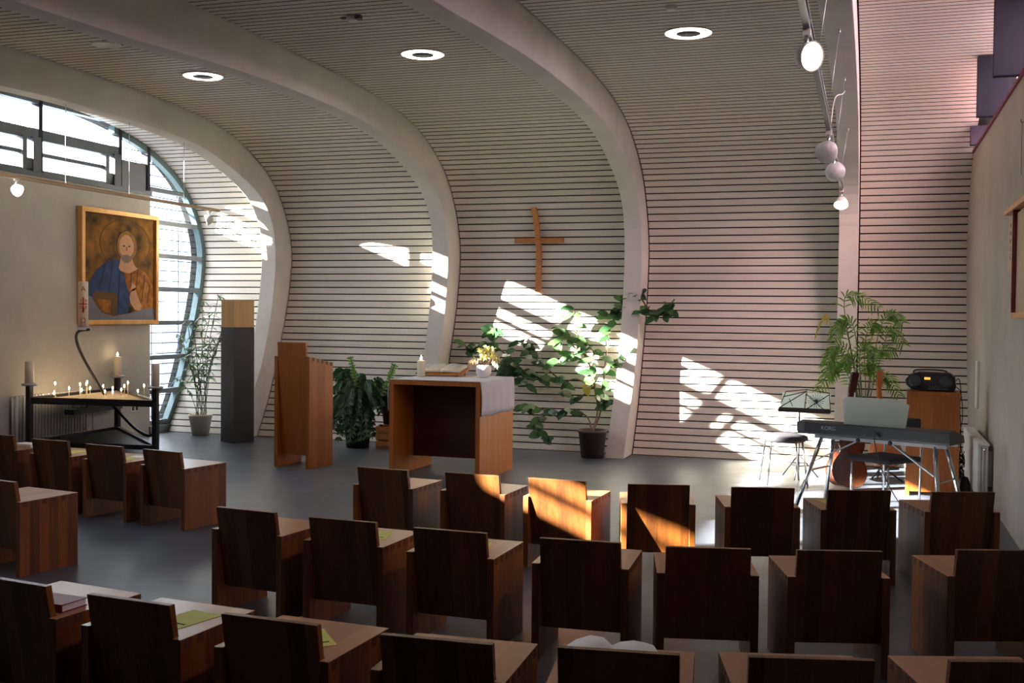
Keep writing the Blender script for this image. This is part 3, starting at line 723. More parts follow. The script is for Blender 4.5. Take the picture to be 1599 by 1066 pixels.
patch([(.66, .30), (.70, .32), (.76, .20), (.80, .14), (.78, .08), (.70, .10), (.64, .16), (.62, .22)], 'skin', 6, 'painted_hand')
for k in range(3): patch([(.63+.02*k, .28), (.65+.02*k, .28), (.68+.02*k, .35-.01*k), (.66+.02*k, .36-.01*k)], 'skin', 6, 'painted_finger')

# ------------------------------------------------------------------ candle table
ZC = .64
pL, pB, pR = atz(46, 622, ZC), atz(163, 606, ZC), atz(243, 627, ZC)
for v in (pL, pB, pR): v.z = 0
pL.x = max(pL.x, XL+.12); pB.x = max(pB.x, XL+.12)
ct_ = thing('candle_table', 'black steel three-legged candle table below the painting', 'candle stand', pR)
lp = lambda v, z: (v.x-pR.x, v.y-pR.y, z)
for v in (pL, pB, pR): 
    tb_ = MB().bar(lp(v, 0), lp(v, .775), .055, .055); tb_.build('post', MT['black'], ct_, .002)
    MB().lathe([(.075, .776), (.08, .79), (.08, .80), (.06, .803)], 20, c=(v.x-pR.x, v.y-pR.y, 0)).build('drip_dish', MT['padd'], ct_)
for a, b in ((pL, pB), (pB, pR), (pR, pL)):
    MB().bar(lp(a, ZC-.02), lp(b, ZC-.02), .035, .07).build('top_rail', MT['black'], ct_)
    MB().bar(lp(a, .16), lp(b, .16), .035, .05).build('lower_rail', MT['black'], ct_)
cen = (pL+pB+pR)/3
def shr(v, f): w = cen.lerp(v, f); return w
MB().prism([lp(shr(v, .96), ZC-.05) for v in (pL, pR, pB)], (0, 0, .035)).build('sand_tray', [MT['sand']], ct_)
MB().prism([lp(shr(v, .95), .145) for v in (pL, pR, pB)], (0, 0, .012)).build('lower_shelf', MT['rub'], ct_)
# hanging rack under the tray
rk = MB().bar((pB.x-pR.x+.03, pB.y-pR.y-.03, ZC-.20), (pB.x-pR.x+.12, pB.y-pR.y-1.0+.0, ZC-.20), .12, .06)
for t in (.3, .65): rk.bar((pB.x-pR.x+.03+.09*t, pB.y-pR.y-.03-.97*t, ZC-.20), (pB.x-pR.x+.03+.09*t, pB.y-pR.y-.03-.97*t, ZC-.04), .012)
rk.build('drawer_rack', MT['black'], ct_)
# s-curved candle arm
arm = [atz(243, 672, .33)]
armp = [(242, 668), (238, 678), (228, 679), (210, 668), (190, 648), (172, 628), (160, 611), (148, 590), (134, 566), (123, 543), (119, 527), (122, 518), (130, 515), (139, 514.5)]
ys = [pR.y-.02, pR.y+.03, pR.y+.12, pR.y+.3, pR.y+.5, pR.y+.64, pR.y+.72, pR.y+.70, pR.y+.62, pR.y+.5, pR.y+.42, pR.y+.38, pR.y+.36, pR.y+.35]
A_ = [aty(x, y, Y) for (x, y), Y in zip(armp, ys)]
sm = spline([v-pR for v in A_], 5)
MB().tube(sm, .016, 10).build('curved_arm', MT['black'], ct_)
et = A_[-2]
MB().lathe([(.05, 0), (.062, .004), (.062, .03), (.055, .034)], 20, c=et-pR).build('candle_cup', MT['padd'], ct_)
pk = candle('paschal_candle', 'tall white candle with red lettering and cross on the curved arm', 'candle', et+Vector((0, 0, .035)), .052, .50, lit=False)
vdir = Vector((CAMP.x-et.x, CAMP.y-et.y, 0)).normalized(); ang = math.atan2(vdir.y, vdir.x)+PI/2
def face(z, u=0, dist=.0535):
    x = Matrix.Rotation(ang, 4, 'Z'); return Matrix.Translation(vdir*dist+Vector((0, 0, z))) @ x @ Matrix.Translation((u, 0, 0)) @ Matrix.Rotation(PI/2, 4, 'X')
text('alpha_sign', 'A', .075, MT['redm'], face(.415), pk); text('omega_sign', '\u03a9', .075, MT['redm'], face(.065), pk)
for (u, z, t_) in ((-.026, .285, '2'), (.026, .285, '0'), (-.026, .215, '0'), (.026, .215, '8')): text('year_digit', t_, .05, MT['redm'], face(z, u), pk)
rcx = MB(); fm = face(.24)
for (cx_, cy_, w, h) in ((0, 0, .014, .17), (0, .012, .085, .012), (0, -.05, .02, .05)): rcx.add([fm @ Vector((cx_+sx*w/2, cy_+sy_*h/2, 0.0008)) for sx, sy_ in ((-1, -1), (1, -1), (1, 1), (-1, 1))], [(0, 1, 2, 3)])
rcx.build('red_cross', MT['redm'], pk)
candle('pillar_candle', 'tall cream candle on the left post of the candle table, unlit', 'candle', (pL.x, pL.y, .804), .046, .235, lit=False, group=None)
candle('pillar_candle', 'lit cream candle on the rear post of the candle table', 'candle', (pB.x, pB.y, .804), .046, .225)
candle('pillar_candle', 'cream candle on the right post of the candle table near the window', 'candle', (pR.x, pR.y, .804), .040, .235, lit=False)
z0 = ZC-.014
tapers = [((510, 475), 332), ((638, 462), 388), ((741, 460), 347), ((755, 462), 405), ((797, 472), 340), ((806, 458), 322), ((822, 442), 388), ((955, 440), 368), ((970, 478), 420), ((1042, 452), 388),
          ((1042, 470), 425), ((1122, 455), 405), ((1150, 482), 362), ((1182, 462), 330), ((1275, 472), 415), ((1332, 480), 360)]
for (bx_, by_), ft in tapers:
    p = atz(bx_/5.922, 540+by_/5.922, z0)
    # keep inside the tray
    p.x = max(p.x, XL+.25)
    hh = max(.03, (by_-ft)/5.922*p.y/FPX*1.03-.012)
    candle('taper_candle', 'thin lit taper standing in the sand of the candle table', 'candle', p, .0042, hh, group='thin lit tapers in the sand')
p = atz(402/5.922, 540+470/5.922, z0); p.x = max(p.x, XL+.22); p.y += .02
candle('tea_light', 'small lit tea light in the left corner of the sand tray', 'candle', p, .022, .02)

# ------------------------------------------------------------------ radiators, sockets
rd = thing('radiator', 'cream column radiator on the left wall behind the candle table', 'radiator', (XL+.022, 9.62, .19))
for k in range(24):
    y = k*.048
    m = MB()
    for x in (.03, .075): m.tube([(x, y, 0), (x, y, .46)], .019, 10)
    m.bar((.02, y, .455), (.085, y, .455), .030, .03).bar((.02, y, .005), (.085, y, .005), .030, .03)
    m.build('column', MT['white'], rd)
MB().tube([(.05, 1.125, .02), (.05, 1.17, .02), (.05, 1.17, -.19)], .009).tube([(.08, 1.125, .44), (.08, 1.22, .44), (.08, 1.22, -.19)], .009).build('pipe', MT['white'], rd)
MB().b2((-.02, .2, .1), (.02, .24, .14)).b2((-.02, .9, .1), (.02, .94, .14)).build('bracket', MT['white'], rd)
sk = thing('wall_socket', 'double wall socket right of the left wall radiator', 'socket', (XL, 11.74, .36))
MB().b2((0, -.075, -.04), (.010, .075, .04)).build('plate', MT['white'], sk, .002)
for y in (-.036, .036): MB().b2((.010, y-.025, -.025), (.013, y+.025, .025)).build('outlet', MT['key'], sk)
rr = thing('radiator', 'cream panel radiator on the right wall near the keyboard', 'radiator', (XR-.022, 10.12, .06))
MB().b2((-.105, 0, .02), (-.075, 1.5, .47)).build('front_panel', MT['white'], rr, .006)
m = MB()
for x in (-.06, -.03):
    m.tube([(x, .01, .03), (x, .01, .46)], .010, 8)
m.b2((-.075, .015, .03), (-.03, 1.49, .45)).b2((-.03, .1, .1), (.02, .15, .4)).b2((-.03, 1.3, .1), (.02, 1.35, .4)); m.build('rear_convector', MT['white'], rr)
MB().b2((-.105, 0, .455), (-.012, 1.5, .475)).build('top_grille', MT['white'], rr, .004)
MB().tube([(-.05, -.02, .43), (-.05, .01, .43)], .014, 10).build('valve', MT['chrome'], rr)
MB().tube([(-.05, .3, .03), (-.05, .3, -.06)], .010, 8).build('pipe', MT['white'], rr)
# things on the right wall
hb = thing('hymn_board', 'narrow cream board with five small square signs on the right wall', 'board', (XR, 8.88, 1.93), 0)
MB().b2((-.028, 0, 0), (-.002, .27, .44)).build('board', MT['tanp'], hb, .002)
sg = MB()
for k in range(5):
    z = .36-k*.058; s_ = .012+.003*k
    for (a, b, c, d) in ((-s_, -s_, s_, -s_+.004), (-s_, s_-.004, s_, s_), (-s_, -s_, -s_+.004, s_), (s_-.004, -s_, s_, s_)):
        sg.b2((-.0295, .14+a, z+b), (-.028, .14+c, z+d))
sg.build('square_sign', MT['key2'], hb)
fb = thing('framed_notice', 'orange wooden framed notice case cut by the right edge of the photo', 'notice board', (XR-.003, 7.9, 1.9))
MB().b2((-.06, 0, .475), (0, 1.26, .51)).build('top_bar', MT['gold'], fb); MB().b2((-.05, 0, -.30), (0, .80, -.26)).build('bottom_bar', MT['gold'], fb)
MB().b2((-.05, .775, -.26), (0, .80, .475)).build('side_bar', MT['maroon'], fb); MB().b2((-.05, 0, -.26), (0, .025, .475)).build('side_bar', MT['maroon'], fb)  # dark red of the shadow gap put into the side bars' colour
MB().b2((-.02, .025, -.26), (-.004, .775, .455)).build('notice_sheet', MT['tanp'], fb)
hk = MB().tube([(XR-.001, 8.62, 2.99), (XR-.02, 8.62, 2.99), (XR-.022, 8.62, 3.01)], .004, 6).tube([(XR-.012, 8.62, 2.99), (XR-.012, 8.62, 2.62)], .0018, 4).build('picture_hook', MT['key2'])
tag(hk, 'small hook with a hanging cord on the right wall below the clerestory', 'hook')
wp = MB().b2((XR-.02, 11.55, 0.72), (XR, 11.75, 1.18)).build('wall_panel', MT['white'], None, .003); tag(wp, 'narrow pale panel on the right wall above the radiator', 'panel')

# ------------------------------------------------------------------ ceiling lamps
def cz(y): return min(PROF, key=lambda p: abs(p.y-y)+(9 if p.z < 3 else 0)).z
def ring_lamp(x, y, label):
    z = cz(y); t = thing('ring_lamp', label, 'ceiling lamp', (x, y, z), 0, 'round ring lamps in the slatted ceiling')
    MB().lathe([(.200, .002), (.202, -.006), (.192, -.008), (.190, -.002)], 40).build('rim', MT['white'], t)
    m = MB(); vs_ = []; fs_ = []; n = 40
    for r, zz in ((.190, -.004), (.180, -.010), (.112, -.010), (.102, -.004)):
        for j in range(n): a = 2*PI*j/n; vs_.append((r*math.cos(a), r*math.sin(a), zz))
    for i in range(3):
        for j in range(n): a = i*n+j; b = i*n+(j+1) % n; fs_.append((a, b, b+n, a+n))
    m.add(vs_, fs_, 0, True); m.build('diffuser', MT['ring'], t)
    MB().lathe([(.100, -.012), (0, -.0135)], 32).build('centre_disc', MT['key2'], t)
for x, y, l in ((-6.349, 9.594, 'glowing ring lamp in the ceiling bay nearest the painting wall'), (-3.886, 9.339, 'glowing ring lamp in the ceiling bay above the altar'), (-1.467, 9.229, 'glowing ring lamp in the ceiling bay left of the spotlight rail')):
    ring_lamp(x, y, l)
def ceil_disc(px, py, r, label, cat, name, m='key2'):
    p = atz(px, py, 3.93); z = cz(p.y); o = MB().lathe([(r, .004), (r, -.006), (r*.8, -.012), (r*.75, -.006), (0, -.006)], 28).build(name, MT[m]); o.location = (p.x, p.y, z); tag(o, label, cat)
ceil_disc(165, 71, .13, 'flat round grille in the ceiling bay nearest the painting', 'ceiling grille', 'ceiling_grille', 'white')
dt = thing('smoke_detector', 'small grey detector with a bracket in the middle ceiling bay', 'detector', Vector((-3.95, 8.034, cz(8.03))))
MB().lathe([(.05, .002), (.05, -.02), (.03, -.035), (0, -.035)], 20).build('housing', MT['white'], dt); MB().b2((-.10, -.01, -.012), (-.045, .03, .002)).b2((.04, -.04, -.03), (.09, .0, .002)).build('bracket', MT['key2'], dt)
d2 = atz(1048, 12, 3.93); o = MB().lathe([(.045, .002), (.045, -.018), (.03, -.03), (0, -.03)], 20).build('smoke_detector', MT['white']); o.location = (d2.x, d2.y, cz(d2.y)); tag(o, 'small round white detector in the ceiling bay left of the spotlight rail', 'detector')

# track lighting
def rail(name, a, b, label, mat, r=.018):
    t = thing(name, label, 'lighting rail', a); MB().bar((0, 0, 0), Vector(b)-Vector(a), r*1.6, r*1.8).build('rail', mat, t)
    m = MB().tube([(0+r*.9, 0, r), Vector(b)-Vector(a)+Vector((r*.9, 0, r))], .006, 6); m.build('supply_tube', MT['chrome'] if mat != MT['tanp'] else mat, t); return t
def spotlight(p, aim, label, lit, group, scale=1.0, energy=60):
    t = thing('spotlight', label, 'spotlight', p, 0, group)
    MB().box((0, 0, -.02*scale), (.05*scale, .07*scale, .04*scale)).build('adapter', MT['white'], t)
    MB().tube([(0, 0, -.04*scale), (0, 0, -.14*scale)], .014*scale, 10).build('stem', MT['chrome'], t)
    d = Vector(aim).normalized(); c = Vector((0, 0, -.17*scale)); q = (-d).to_track_quat('Z', 'Y').to_matrix()
    MB().lathe([(0, .075*scale), (.035*scale, .070*scale), (.062*scale, .045*scale), (.085*scale, 0), (.098*scale, -.055*scale), (.095*scale, -.06*scale), (.088*scale, -.05*scale), (.0*scale, -.048*scale)], 28, c=c, M=q).build('lamp_head', MT['white'], t)
    if lit:
        MB().lathe([(.088*scale, -.052*scale), (.05*scale, -.062*scale), (0, -.066*scale)], 28, c=c, M=q).build('lens', MT['spot'], t)
    else: MB().lathe([(.088*scale, -.052*scale), (.05*scale, -.058*scale), (0, -.060*scale)], 28, c=c, M=q).build('lens', MT['key2'], t)
    a = q @ Vector((1, 0, 0)); 
    MB().bar(c+a*.075*scale+Vector((0, 0, -.02)), Vector((0, 0, -.10*scale)), .012*scale, .02*scale).bar(c-a*.075*scale+Vector((0, 0, -.02)), Vector((0, 0, -.10*scale)), .012*scale, .02*scale).build('yoke', MT['chrome'], t)
    return t
XT = -.30; ra = Vector((XT, 3.6, 2.95)); rb = Vector((XT, 12.35, 2.93))
rl = rail('spotlight_rail', ra, rb, 'dark lighting rail hanging below the rightmost rib', MT['key'])
for y in (4.6, 6.3, 8.0, 9.7, 11.4):
    m = MB(); zc_ = min(SOFF, key=lambda p: abs(p.y-y)+(9 if p.z < 3 else 0)).z; m.tube([(0, y-3.6, .01), (.07, y-3.6, zc_-2.95)], .0025, 5); m.tube([(.07, y-3.6, zc_-2.95+.0), (.07, y-3.6, zc_-2.95-.035)], .008, 6); m.build('suspension_wire', MT['padd'], rl)
m = MB()
m.tube(spline([(0, 4.9, .01), (.02, 5.2, .30), (.06, 5.8, .45), (.07, 6.2, .55)], 5), .005, 6)
m.build('supply_cable', MT['white'], rl)
gr = 'spotlights on the right rail'
spotlight((XT, 5.35, 2.93), (.72, -.68, -.22), 'large lit spotlight nearest the viewer on the right rail', True, gr, .72)
spotlight((XT, 8.25, 2.93), (-.45, .85, -.3), 'pale unlit spotlight, second along the right rail', False, gr, .85)
spotlight((XT, 9.5, 2.93), (.25, .9, .15), 'unlit spotlight turned to the far wall, third along the right rail', False, gr, .85)
spotlight((XT, 12.1, 2.93), (-.05, -.55, -.8), 'small lit spotlight at the far end of the right rail', True, gr, .8)
XA = -7.52; la = Vector((XA, 6.2, 2.815)); lb = Vector((XA, 11.72, 2.80))
rl2 = rail('spotlight_rail', la, lb, 'pale brown lighting rail hanging in front of the painting wall', MT['tanp'], .016)
for y in (7.4, 9.02, 10.0, 10.99):
    zc_ = min(SOFF, key=lambda p: abs(p.y-y)+(9 if p.z < 3 else 0)).z; MB().tube([(0, y-6.2, .01), (0, y-6.2, zc_-2.812)], .0035, 5).build('suspension_wire', MT['padd'], rl2)
g2 = 'spotlights on the left rail'
spotlight((XA, 8.36, 2.80), (.95, .05, -.40), 'lit spotlight at the left edge of the photo on the left rail', True, g2, .62)
spotlight((XA, 11.5, 2.79), (-.8, -.5, -.3), 'grey spotlight at the window end of the left rail', False, g2, .65)

# ------------------------------------------------------------------ plants
def pot(parent, r0, r1, h, mat):
    MB().lathe([(r0, 0), (r1, h*.9), (r1*1.06, h*.9), (r1*1.06, h), (r1*.94, h), (r1*.9, h*.88), (0, h*.88)], 30).build('pot', mat, parent)
    MB().lathe([(0, h*.885), (r1*.9, h*.88)], 20).build('soil', MT['soil'], parent)
# bamboo-like plant
bp0 = Vector((-8.15, 12.28, 0))
t = thing('potted_bamboo', 'tall thin-stemmed green plant in a cream pot by the end window', 'plant', bp0)
pot(t, .105, .145, .265, MT['beige'])
st_, lf = MB(), MB()
tops = [(272, 520), (285, 490), (296, 505), (310, 470), (322, 492), (335, 462), (300, 545), (350, 500), (340, 520), (288, 560), (325, 530), (362, 470), (270, 590)]
for i, (x, y) in enumerate(tops):
    yy = 12.05+random.uniform(-.25, .12); tp = aty(x+6, y, yy)-bp0
    b = Vector((random.uniform(-.07, .07), random.uniform(-.06, .06), .22)); mid = b.lerp(tp, .5)+Vector((0, 0, .06)); mid.x = mid.x*.8
    c = spline([b, mid, tp], 7); st_.tube(c, .0045, 5)
    for k in range(30):
        q = c[int((.4+.6*random.random())*(len(c)-1))] if k > 3 else c[-1]
        a = random.uniform(0, 2*PI); lf.leaf(q, Vector((math.cos(a), math.sin(a), random.uniform(-.3, .5))), random.uniform(.09, .16), .014, droop=.45)
st_.build('stems', MT['gstem'], t); lf.build('foliage', MT['bamboo'], t)
# rubber plant
fp = Vector((-2.92, 12.02, 0)); t = thing('rubber_plant', 'sprawling rubber plant in a brown pot climbing along the slats right of the altar', 'plant', fp)
pot(t, .125, .155, .31, MT['brownpot'])
def FP(x, y, off=0): # a point in front of the sloping wall
    v = _ray(x, y)
    Y = 12.2
    for _ in range(6):
        p = CAMP+v*(Y/v.y); Y = prof_y(max(0, min(3.2, p.z)))-.24-off
    return CAMP+v*(Y/v.y)-fp
br, lf, yl = MB(), MB(), MB()
base = Vector((0, 0, .27))
BR = [ # list of pixel points, leaf count
 ([None, (933, 640), (928, 600), (925, 570), (926, 548), (908, 535), (885, 527), (862, 540)], 20, .1),
 ([None, (938, 642), (941, 600), (950, 570), (972, 560), (985, 548)], 16, .05),
 ([(928, 585), (912, 552), (900, 520), (897, 498), (896, 482)], 11, .0),
 ([(926, 560), (900, 545), (880, 520), (862, 512)], 9, .0),
 ([(930, 605), (900, 592), (878, 597), (850, 590), (822, 582), (802, 562), (790, 548)], 26, .05),
 ([(880, 597), (850, 572), (826, 548), (812, 532)], 12, .0),
 ([None, (918, 652), (898, 642), (868, 645), (848, 650), (835, 665)], 12, .06),
 ([(868, 645), (850, 640), (828, 632), (815, 636)], 9, .0),
 ([(848, 650), (842, 672), (852, 688)], 8, .0),
 ([(942, 600), (948, 545), (958, 500), (975, 474), (992, 458), (1004, 462)], 18, .0),
 ([(1000, 462), (1012, 482), (1030, 492), (1050, 484)], 15, .12),
 ([(975, 476), (962, 490), (950, 492)], 9, .0),
 ([(822, 582), (795, 572), (790, 590), (800, 600)], 12, .0),
 ([(802, 562), (775, 540), (765, 520), (772, 512)], 14, .02),
 ([(775, 545), (750, 540), (732, 548), (726, 538)], 13, .02),
 ([(822, 582), (806, 572), (795, 585), (800, 560)], 16, .06), ([(802, 562), (812, 580), (822, 600)], 12, .08), ([(1030, 492), (1042, 478), (1052, 474)], 8, .14), ([(975, 476), (985, 462), (1000, 458)], 9, .05), ([(905, 535), (890, 560), (868, 565)], 10, .06),
 ([(930, 620), (945, 628), (952, 622)], 8, .05), ([(930, 600), (905, 620), (885, 615)], 7, .08)]
for ptsb, nl, off in BR:
    P3 = [base if q is None else FP(q[0], q[1], off) for q in ptsb]; c = spline(P3, 5); n = len(c)
    br.tube(c, [.011-.006*i/n for i in range(n)], 6)
    for k in range(nl):
        f = .25+.75*(k+random.random())/nl; i = min(n-1, int(f*n)); q = c[i]
        a = random.uniform(0, 2*PI); d = Vector((math.cos(a), -abs(math.sin(a))*.7-.1, random.uniform(-.6, .5)))
        lf.leaf(q, d, random.uniform(.13, .19), random.uniform(.042, .058), droop=.15, fold=.08, seg=6, up=(random.uniform(-.5, .5), -.9, .7))
q = FP(914, 606, .14); yl.leaf(q+Vector((0, 0, .06)), Vector((.3, -.3, -.8)), .17, .055, up=(0, -1, .2), droop=0)
br.build('stems', MT['stem'], t); lf.build('foliage', MT['ficus'], t); yl.build('yellow_leaf', MT['yleaf'], t)
# zz plant between lectern and altar
zp = Vector((-5.72, 11.85, 0)); t = thing('zz_plant', 'dense dark green arching plant between the lectern and the altar', 'plant', zp)
pot(t, .13, .17, .36, MT['rub'])
st_, lf, nf = MB(), MB(), MB()
def frond(c, mb, L_, w, m=14):
    n = len(c)
    for k in range(m):
        f = .25+.75*k/m; i = min(n-2, int(f*(n-1))); q = c[i]; tdir = (c[i+1]-c[i]).normalized()
        for s in (-1, 1):
            sd_ = tdir.cross(Vector((0, 1, .2))).normalized()*s
            mb.leaf(q, sd_+tdir*.7+Vector((0, random.uniform(-.3, .3), 0)), L_*random.uniform(.8, 1.15), w, up=(0, -1, .3), droop=.2, seg=3)
for (x, y, kx, ky) in ((547, 556, 556, 600), (617, 568, 600, 606), (582, 598, 580, 625)):
    tp = aty(x, y, 11.8)-zp; kn = aty(kx, ky, 11.82)-zp; c = spline([Vector((0, 0, .3)), kn, tp], 10); st_.tube(c, .007, 5); nf = MB(); frond(c, nf, .055, .016, 16); tag(nf.build('young_shoot', MT['zzn'], t), 'bright green young shoot')
for i in range(64):
    a = random.uniform(0, 2*PI) if i < 40 else random.uniform(PI*1.1, PI*1.9); l = random.uniform(.16, .42) if i < 40 else random.uniform(.22, .34); top = Vector((l*math.cos(a), l*math.sin(a)*.75-.05, random.uniform(.08, .85) if i < 40 else random.uniform(.06, .5)))
    mid = Vector((top.x*.55, top.y*.55, max(.45, top.z*.5+.45))); c = spline([Vector((0, 0, .3)), mid, top], 8); st_.tube(c, .005, 4); frond(c, lf, .062, .021, 13)
st_.build('stems', MT['gstem'], t); lf.build('foliage', MT['zz'], t)
# low crate
cb = thing('wooden_crate', 'small light wooden crate on the floor behind the dark green plant', 'crate', (-5.36, 12.0, 0), .25)
for k in range(3):
    MB().b2((-.16, -.13, .02+k*.085), (.16, -.12, .085+k*.085)).b2((.15, -.12, .02+k*.085), (.16, .12, .085+k*.085)).b2((-.16, -.12, .02+k*.085), (-.15, .12, .085+k*.085)).b2((-.16, .12, .02+k*.085), (.16, .13, .085+k*.085)).build('slat', MT['crate'], cb)
MB().b2((-.15, -.12, .0), (.15, .12, .02)).build('base', MT['crate'], cb)
for sx in (-1, 1):
    for s2 in (-1, 1): MB().b2((sx*.14-.012, s2*.11-.012, .0), (sx*.14+.012, s2*.11+.012, .26)).build('corner_post', MT['crate'], cb)
# second dark pot behind
o = MB().lathe([(.09, .0), (.12, .33), (.126, .33), (.126, .36), (.11, .36), (.10, .32), (0, .32)], 24).build('plant_pot', MT['brownpot']); o.location = (-5.36, 12.0, .275)
tag(o, 'dark grey pot standing on the light wooden crate', 'pot')
# palm in the right corner
pp = Vector((-.20, 11.66, 0)); t = thing('potted_palm', 'feathery light green palm behind the keyboard in front of the rightmost rib', 'plant', pp)
pot(t, .12, .15, .28, MT['brownpot'])
st_, lf, yl = MB(), MB(), MB()
FR = [((1345, 640), (1318, 480), (1338, 462), (1375, 482)), ((1350, 640), (1372, 520), (1392, 490), (1411, 505)), ((1352, 640), (1380, 540), (1392, 515), (1412, 540)),
      ((1345, 640), (1330, 560), (1305, 540), (1285, 600)), ((1342, 640), (1322, 580), (1300, 575), (1276, 612)), ((1340, 640), (1325, 530), (1312, 505), (1302, 530)),
      ((1350, 640), (1350, 540), (1362, 505), (1368, 515)), ((1345, 640), (1335, 520), (1320, 500), (1310, 510)), ((1350, 640), (1360, 575), (1372, 548), (1400, 548)),
      ((1345, 640), (1342, 560), (1352, 540), (1372, 560)), ((1345, 640), (1318, 560), (1302, 548), (1290, 570)), ((1342, 640), (1330, 600), (1312, 570), (1296, 590)),
      ((1348, 640), (1362, 600), (1385, 588), (1405, 620)), ((1346, 640), (1338, 575), (1325, 560), (1318, 575)), ((1350, 640), (1365, 590), (1352, 570), (1372, 580))]
for k, fr_ in enumerate(FR):
    dy = random.uniform(-.3, .15); P3 = [Vector((random.uniform(-.04, .04), 0, .27))]+[aty(x, y, 11.5+dy*f)-pp for (x, y), f in zip(fr_, (0, .4, .8, 1))]
    c = spline(P3, 8); st_.tube(c, [.006-.004*i/len(c) for i in range(len(c))], 5)
    n = len(c); m0 = int(n*.50)
    for i in range(m0, n-1):
        tdir = (c[i+1]-c[i]).normalized()
        for s in (-1, 1):
            sd_ = tdir.cross(Vector((0, -1, .3))).normalized()*s
            lf.leaf(c[i], sd_+tdir*.8, random.uniform(.10, .15)*(1-.4*(i-m0)/(n-m0)), .009, up=(0, -1, .4), droop=.35, seg=4)
c = spline([aty(1300, 530, 11.4)-pp, aty(1292, 490, 11.4)-pp, aty(1280, 505, 11.4)-pp, aty(1274, 522, 11.4)-pp], 5)
for i in range(4, len(c)-1): yl.leaf(c[i], Vector((-.3, 0, -1)), .07, .008, up=(0, -1, 0)); 
yl.tube(c, .003, 4)
st_.build('stems', MT['gstem'], t); lf.build('foliage', MT['palm'], t); yl.build('yellowed_frond', MT['yleaf'], t)

# ------------------------------------------------------------------ music corner
# keyboard on its stand; the back faces the room
KL, KR = Vector((-.56, 9.53, 0)), Vector((.60, 9.02, 0))
kd = (KR-KL); kl = kd.length; ka = math.atan2(kd.y, kd.x); km = (KL+KR)/2
kb = thing('keyboard', 'dark grey electronic keyboard with its back to the room', 'keyboard', (km.x, km.y, .62), ka)
hl = kl/2; pr = [(-.0, .012), (.0, .10), (.10, .115), (.16, .095), (.30, .06), (.32, .0), (.02, 0)]
body = MB().prism([(-hl, y, z) for y, z in pr], (kl, 0, 0)); body.build('body', MT['key'], kb, .006)
MB().b2((-hl+.09, .17, .072), (hl-.09, .31, .078)).build('key_bed', MT['paper'], kb)
bk_ = MB()
for k in range(34):
    if k % 7 in (0, 1, 3, 4, 5): bk_.b2((-hl+.11+k*(kl-.2)/34, .17, .078), (-hl+.124+k*(kl-.2)/34, .255, .09))
bk_.build('black_keys', MT['rub'], kb)
MB().b2((-hl, -.004, .025), (-hl+.07, .001, .10)).build('end_cheek', MT['key2'], kb)
text('maker_name', 'KORG', .045, MT['padd'], Matrix.Translation((-hl+.28, -.0015, .062)) @ Matrix.Rotation(PI/2, 4, 'X'), kb)
# music rest
mr_ = MB().prism([(-.235, .03, .105), (.275, .03, .105), (.285, .075, .285), (.20, .085, .325), (-.24, .085, .325), (-.27, .085, .30)], (0, .005, 0))
mr_.build('music_rest', MT['sheet'], kb)
cb_ = MB().tube(spline([(.05, -.002, .05), (.06, -.05, .0), (.12, -.06, -.2), (.25, -.04, -.45), (.35, .1, -.61)], 6), .004, 5).tube(spline([(.0, -.002, .06), (-.03, -.04, .03), (.04, -.05, .08), (.09, -.02, .03), (.06, -.01, .06)], 6), .005, 5)
cb_.build('cable', MT['rub'], kb)
ks = thing('keyboard_stand', 'folding silver metal stand carrying the keyboard', 'stand', (km.x, km.y, 0), ka)
MB().bar((-hl+.14, .05, .605), (hl-.04, .05, .605), .03, .028).bar((-hl+.14, .27, .605), (hl-.04, .27, .605), .03, .028).build('top_bar', MT['padd'], ks)
for s, xt, xb in ((-1, -hl+.20, -hl+.06), (1, hl-.13, hl-.02)):
    for yt, yb in ((.05, -.13), (.27, .42)):
        MB().tube([(xt, yt, .60), (xb, yb, .012)], .017, 10).tube([(xb, yb, .0), (xb, yb, .02)], .019, 10).build('leg', MT['chrome'], ks)
    MB().bar((xt*.55+xb*.45, -.03, .33), (xt*.55+xb*.45, .34, .33), .02, .012).build('cross_tie', MT['chrome'], ks)
for s in (-1, 1):
    MB().bar((s*(hl-.50)+.02, .05, .60), (s*(hl-.115), .00, .38), .026, .010).build('brace', MT['padd'], ks)
    MB().tube([(s*(hl-.50)+.02, .03, .60), (s*(hl-.50)+.02, .07, .60)], .018, 10).build('hinge_knob', MT['rub'], ks)
# padded chairs / stools
s1 = atz(1213, 755); s1.z = 0
sb = thing('stool', 'padded dark grey stool with thin chrome legs left of the keyboard', 'stool', (-.76, 10.88, 0), .3)
MB().lathe([(.0, .395), (.19, .40), (.228, .425), (.222, .455), (.15, .472), (0, .475)], 28).build('seat', MT['seat_fabric'], sb)
for x, y in ((-.17, -.15), (.17, -.15), (-.17, .15), (.17, .15)): MB().tube([(x*.85, y*.85, .42), (x*1.12, y*1.12, .0)], .009, 8).build('leg', MT['chrome'], sb)
ch2 = thing('padded_chair', 'black padded chair with chrome legs under the keyboard', 'chair', (.14, 9.46, 0), R_(-40))
MB().b2((-.20, -.20, .43), (.20, .20, .475)).build('seat', MT['seat_fabric'], ch2, .015)
MB().b2((-.17, .20, .60), (.17, .225, .78)).build('backrest', MT['seat_fabric'], ch2, .008)
for x in (-.18, .18):
    MB().tube([(x, -.18, .43), (x, -.19, 0)], .010, 8).build('leg', MT['chrome'], ch2)
    MB().tube([(x, .235, .70), (x, .215, .45), (x, .20, 0)], .010, 8).build('leg', MT['chrome'], ch2)
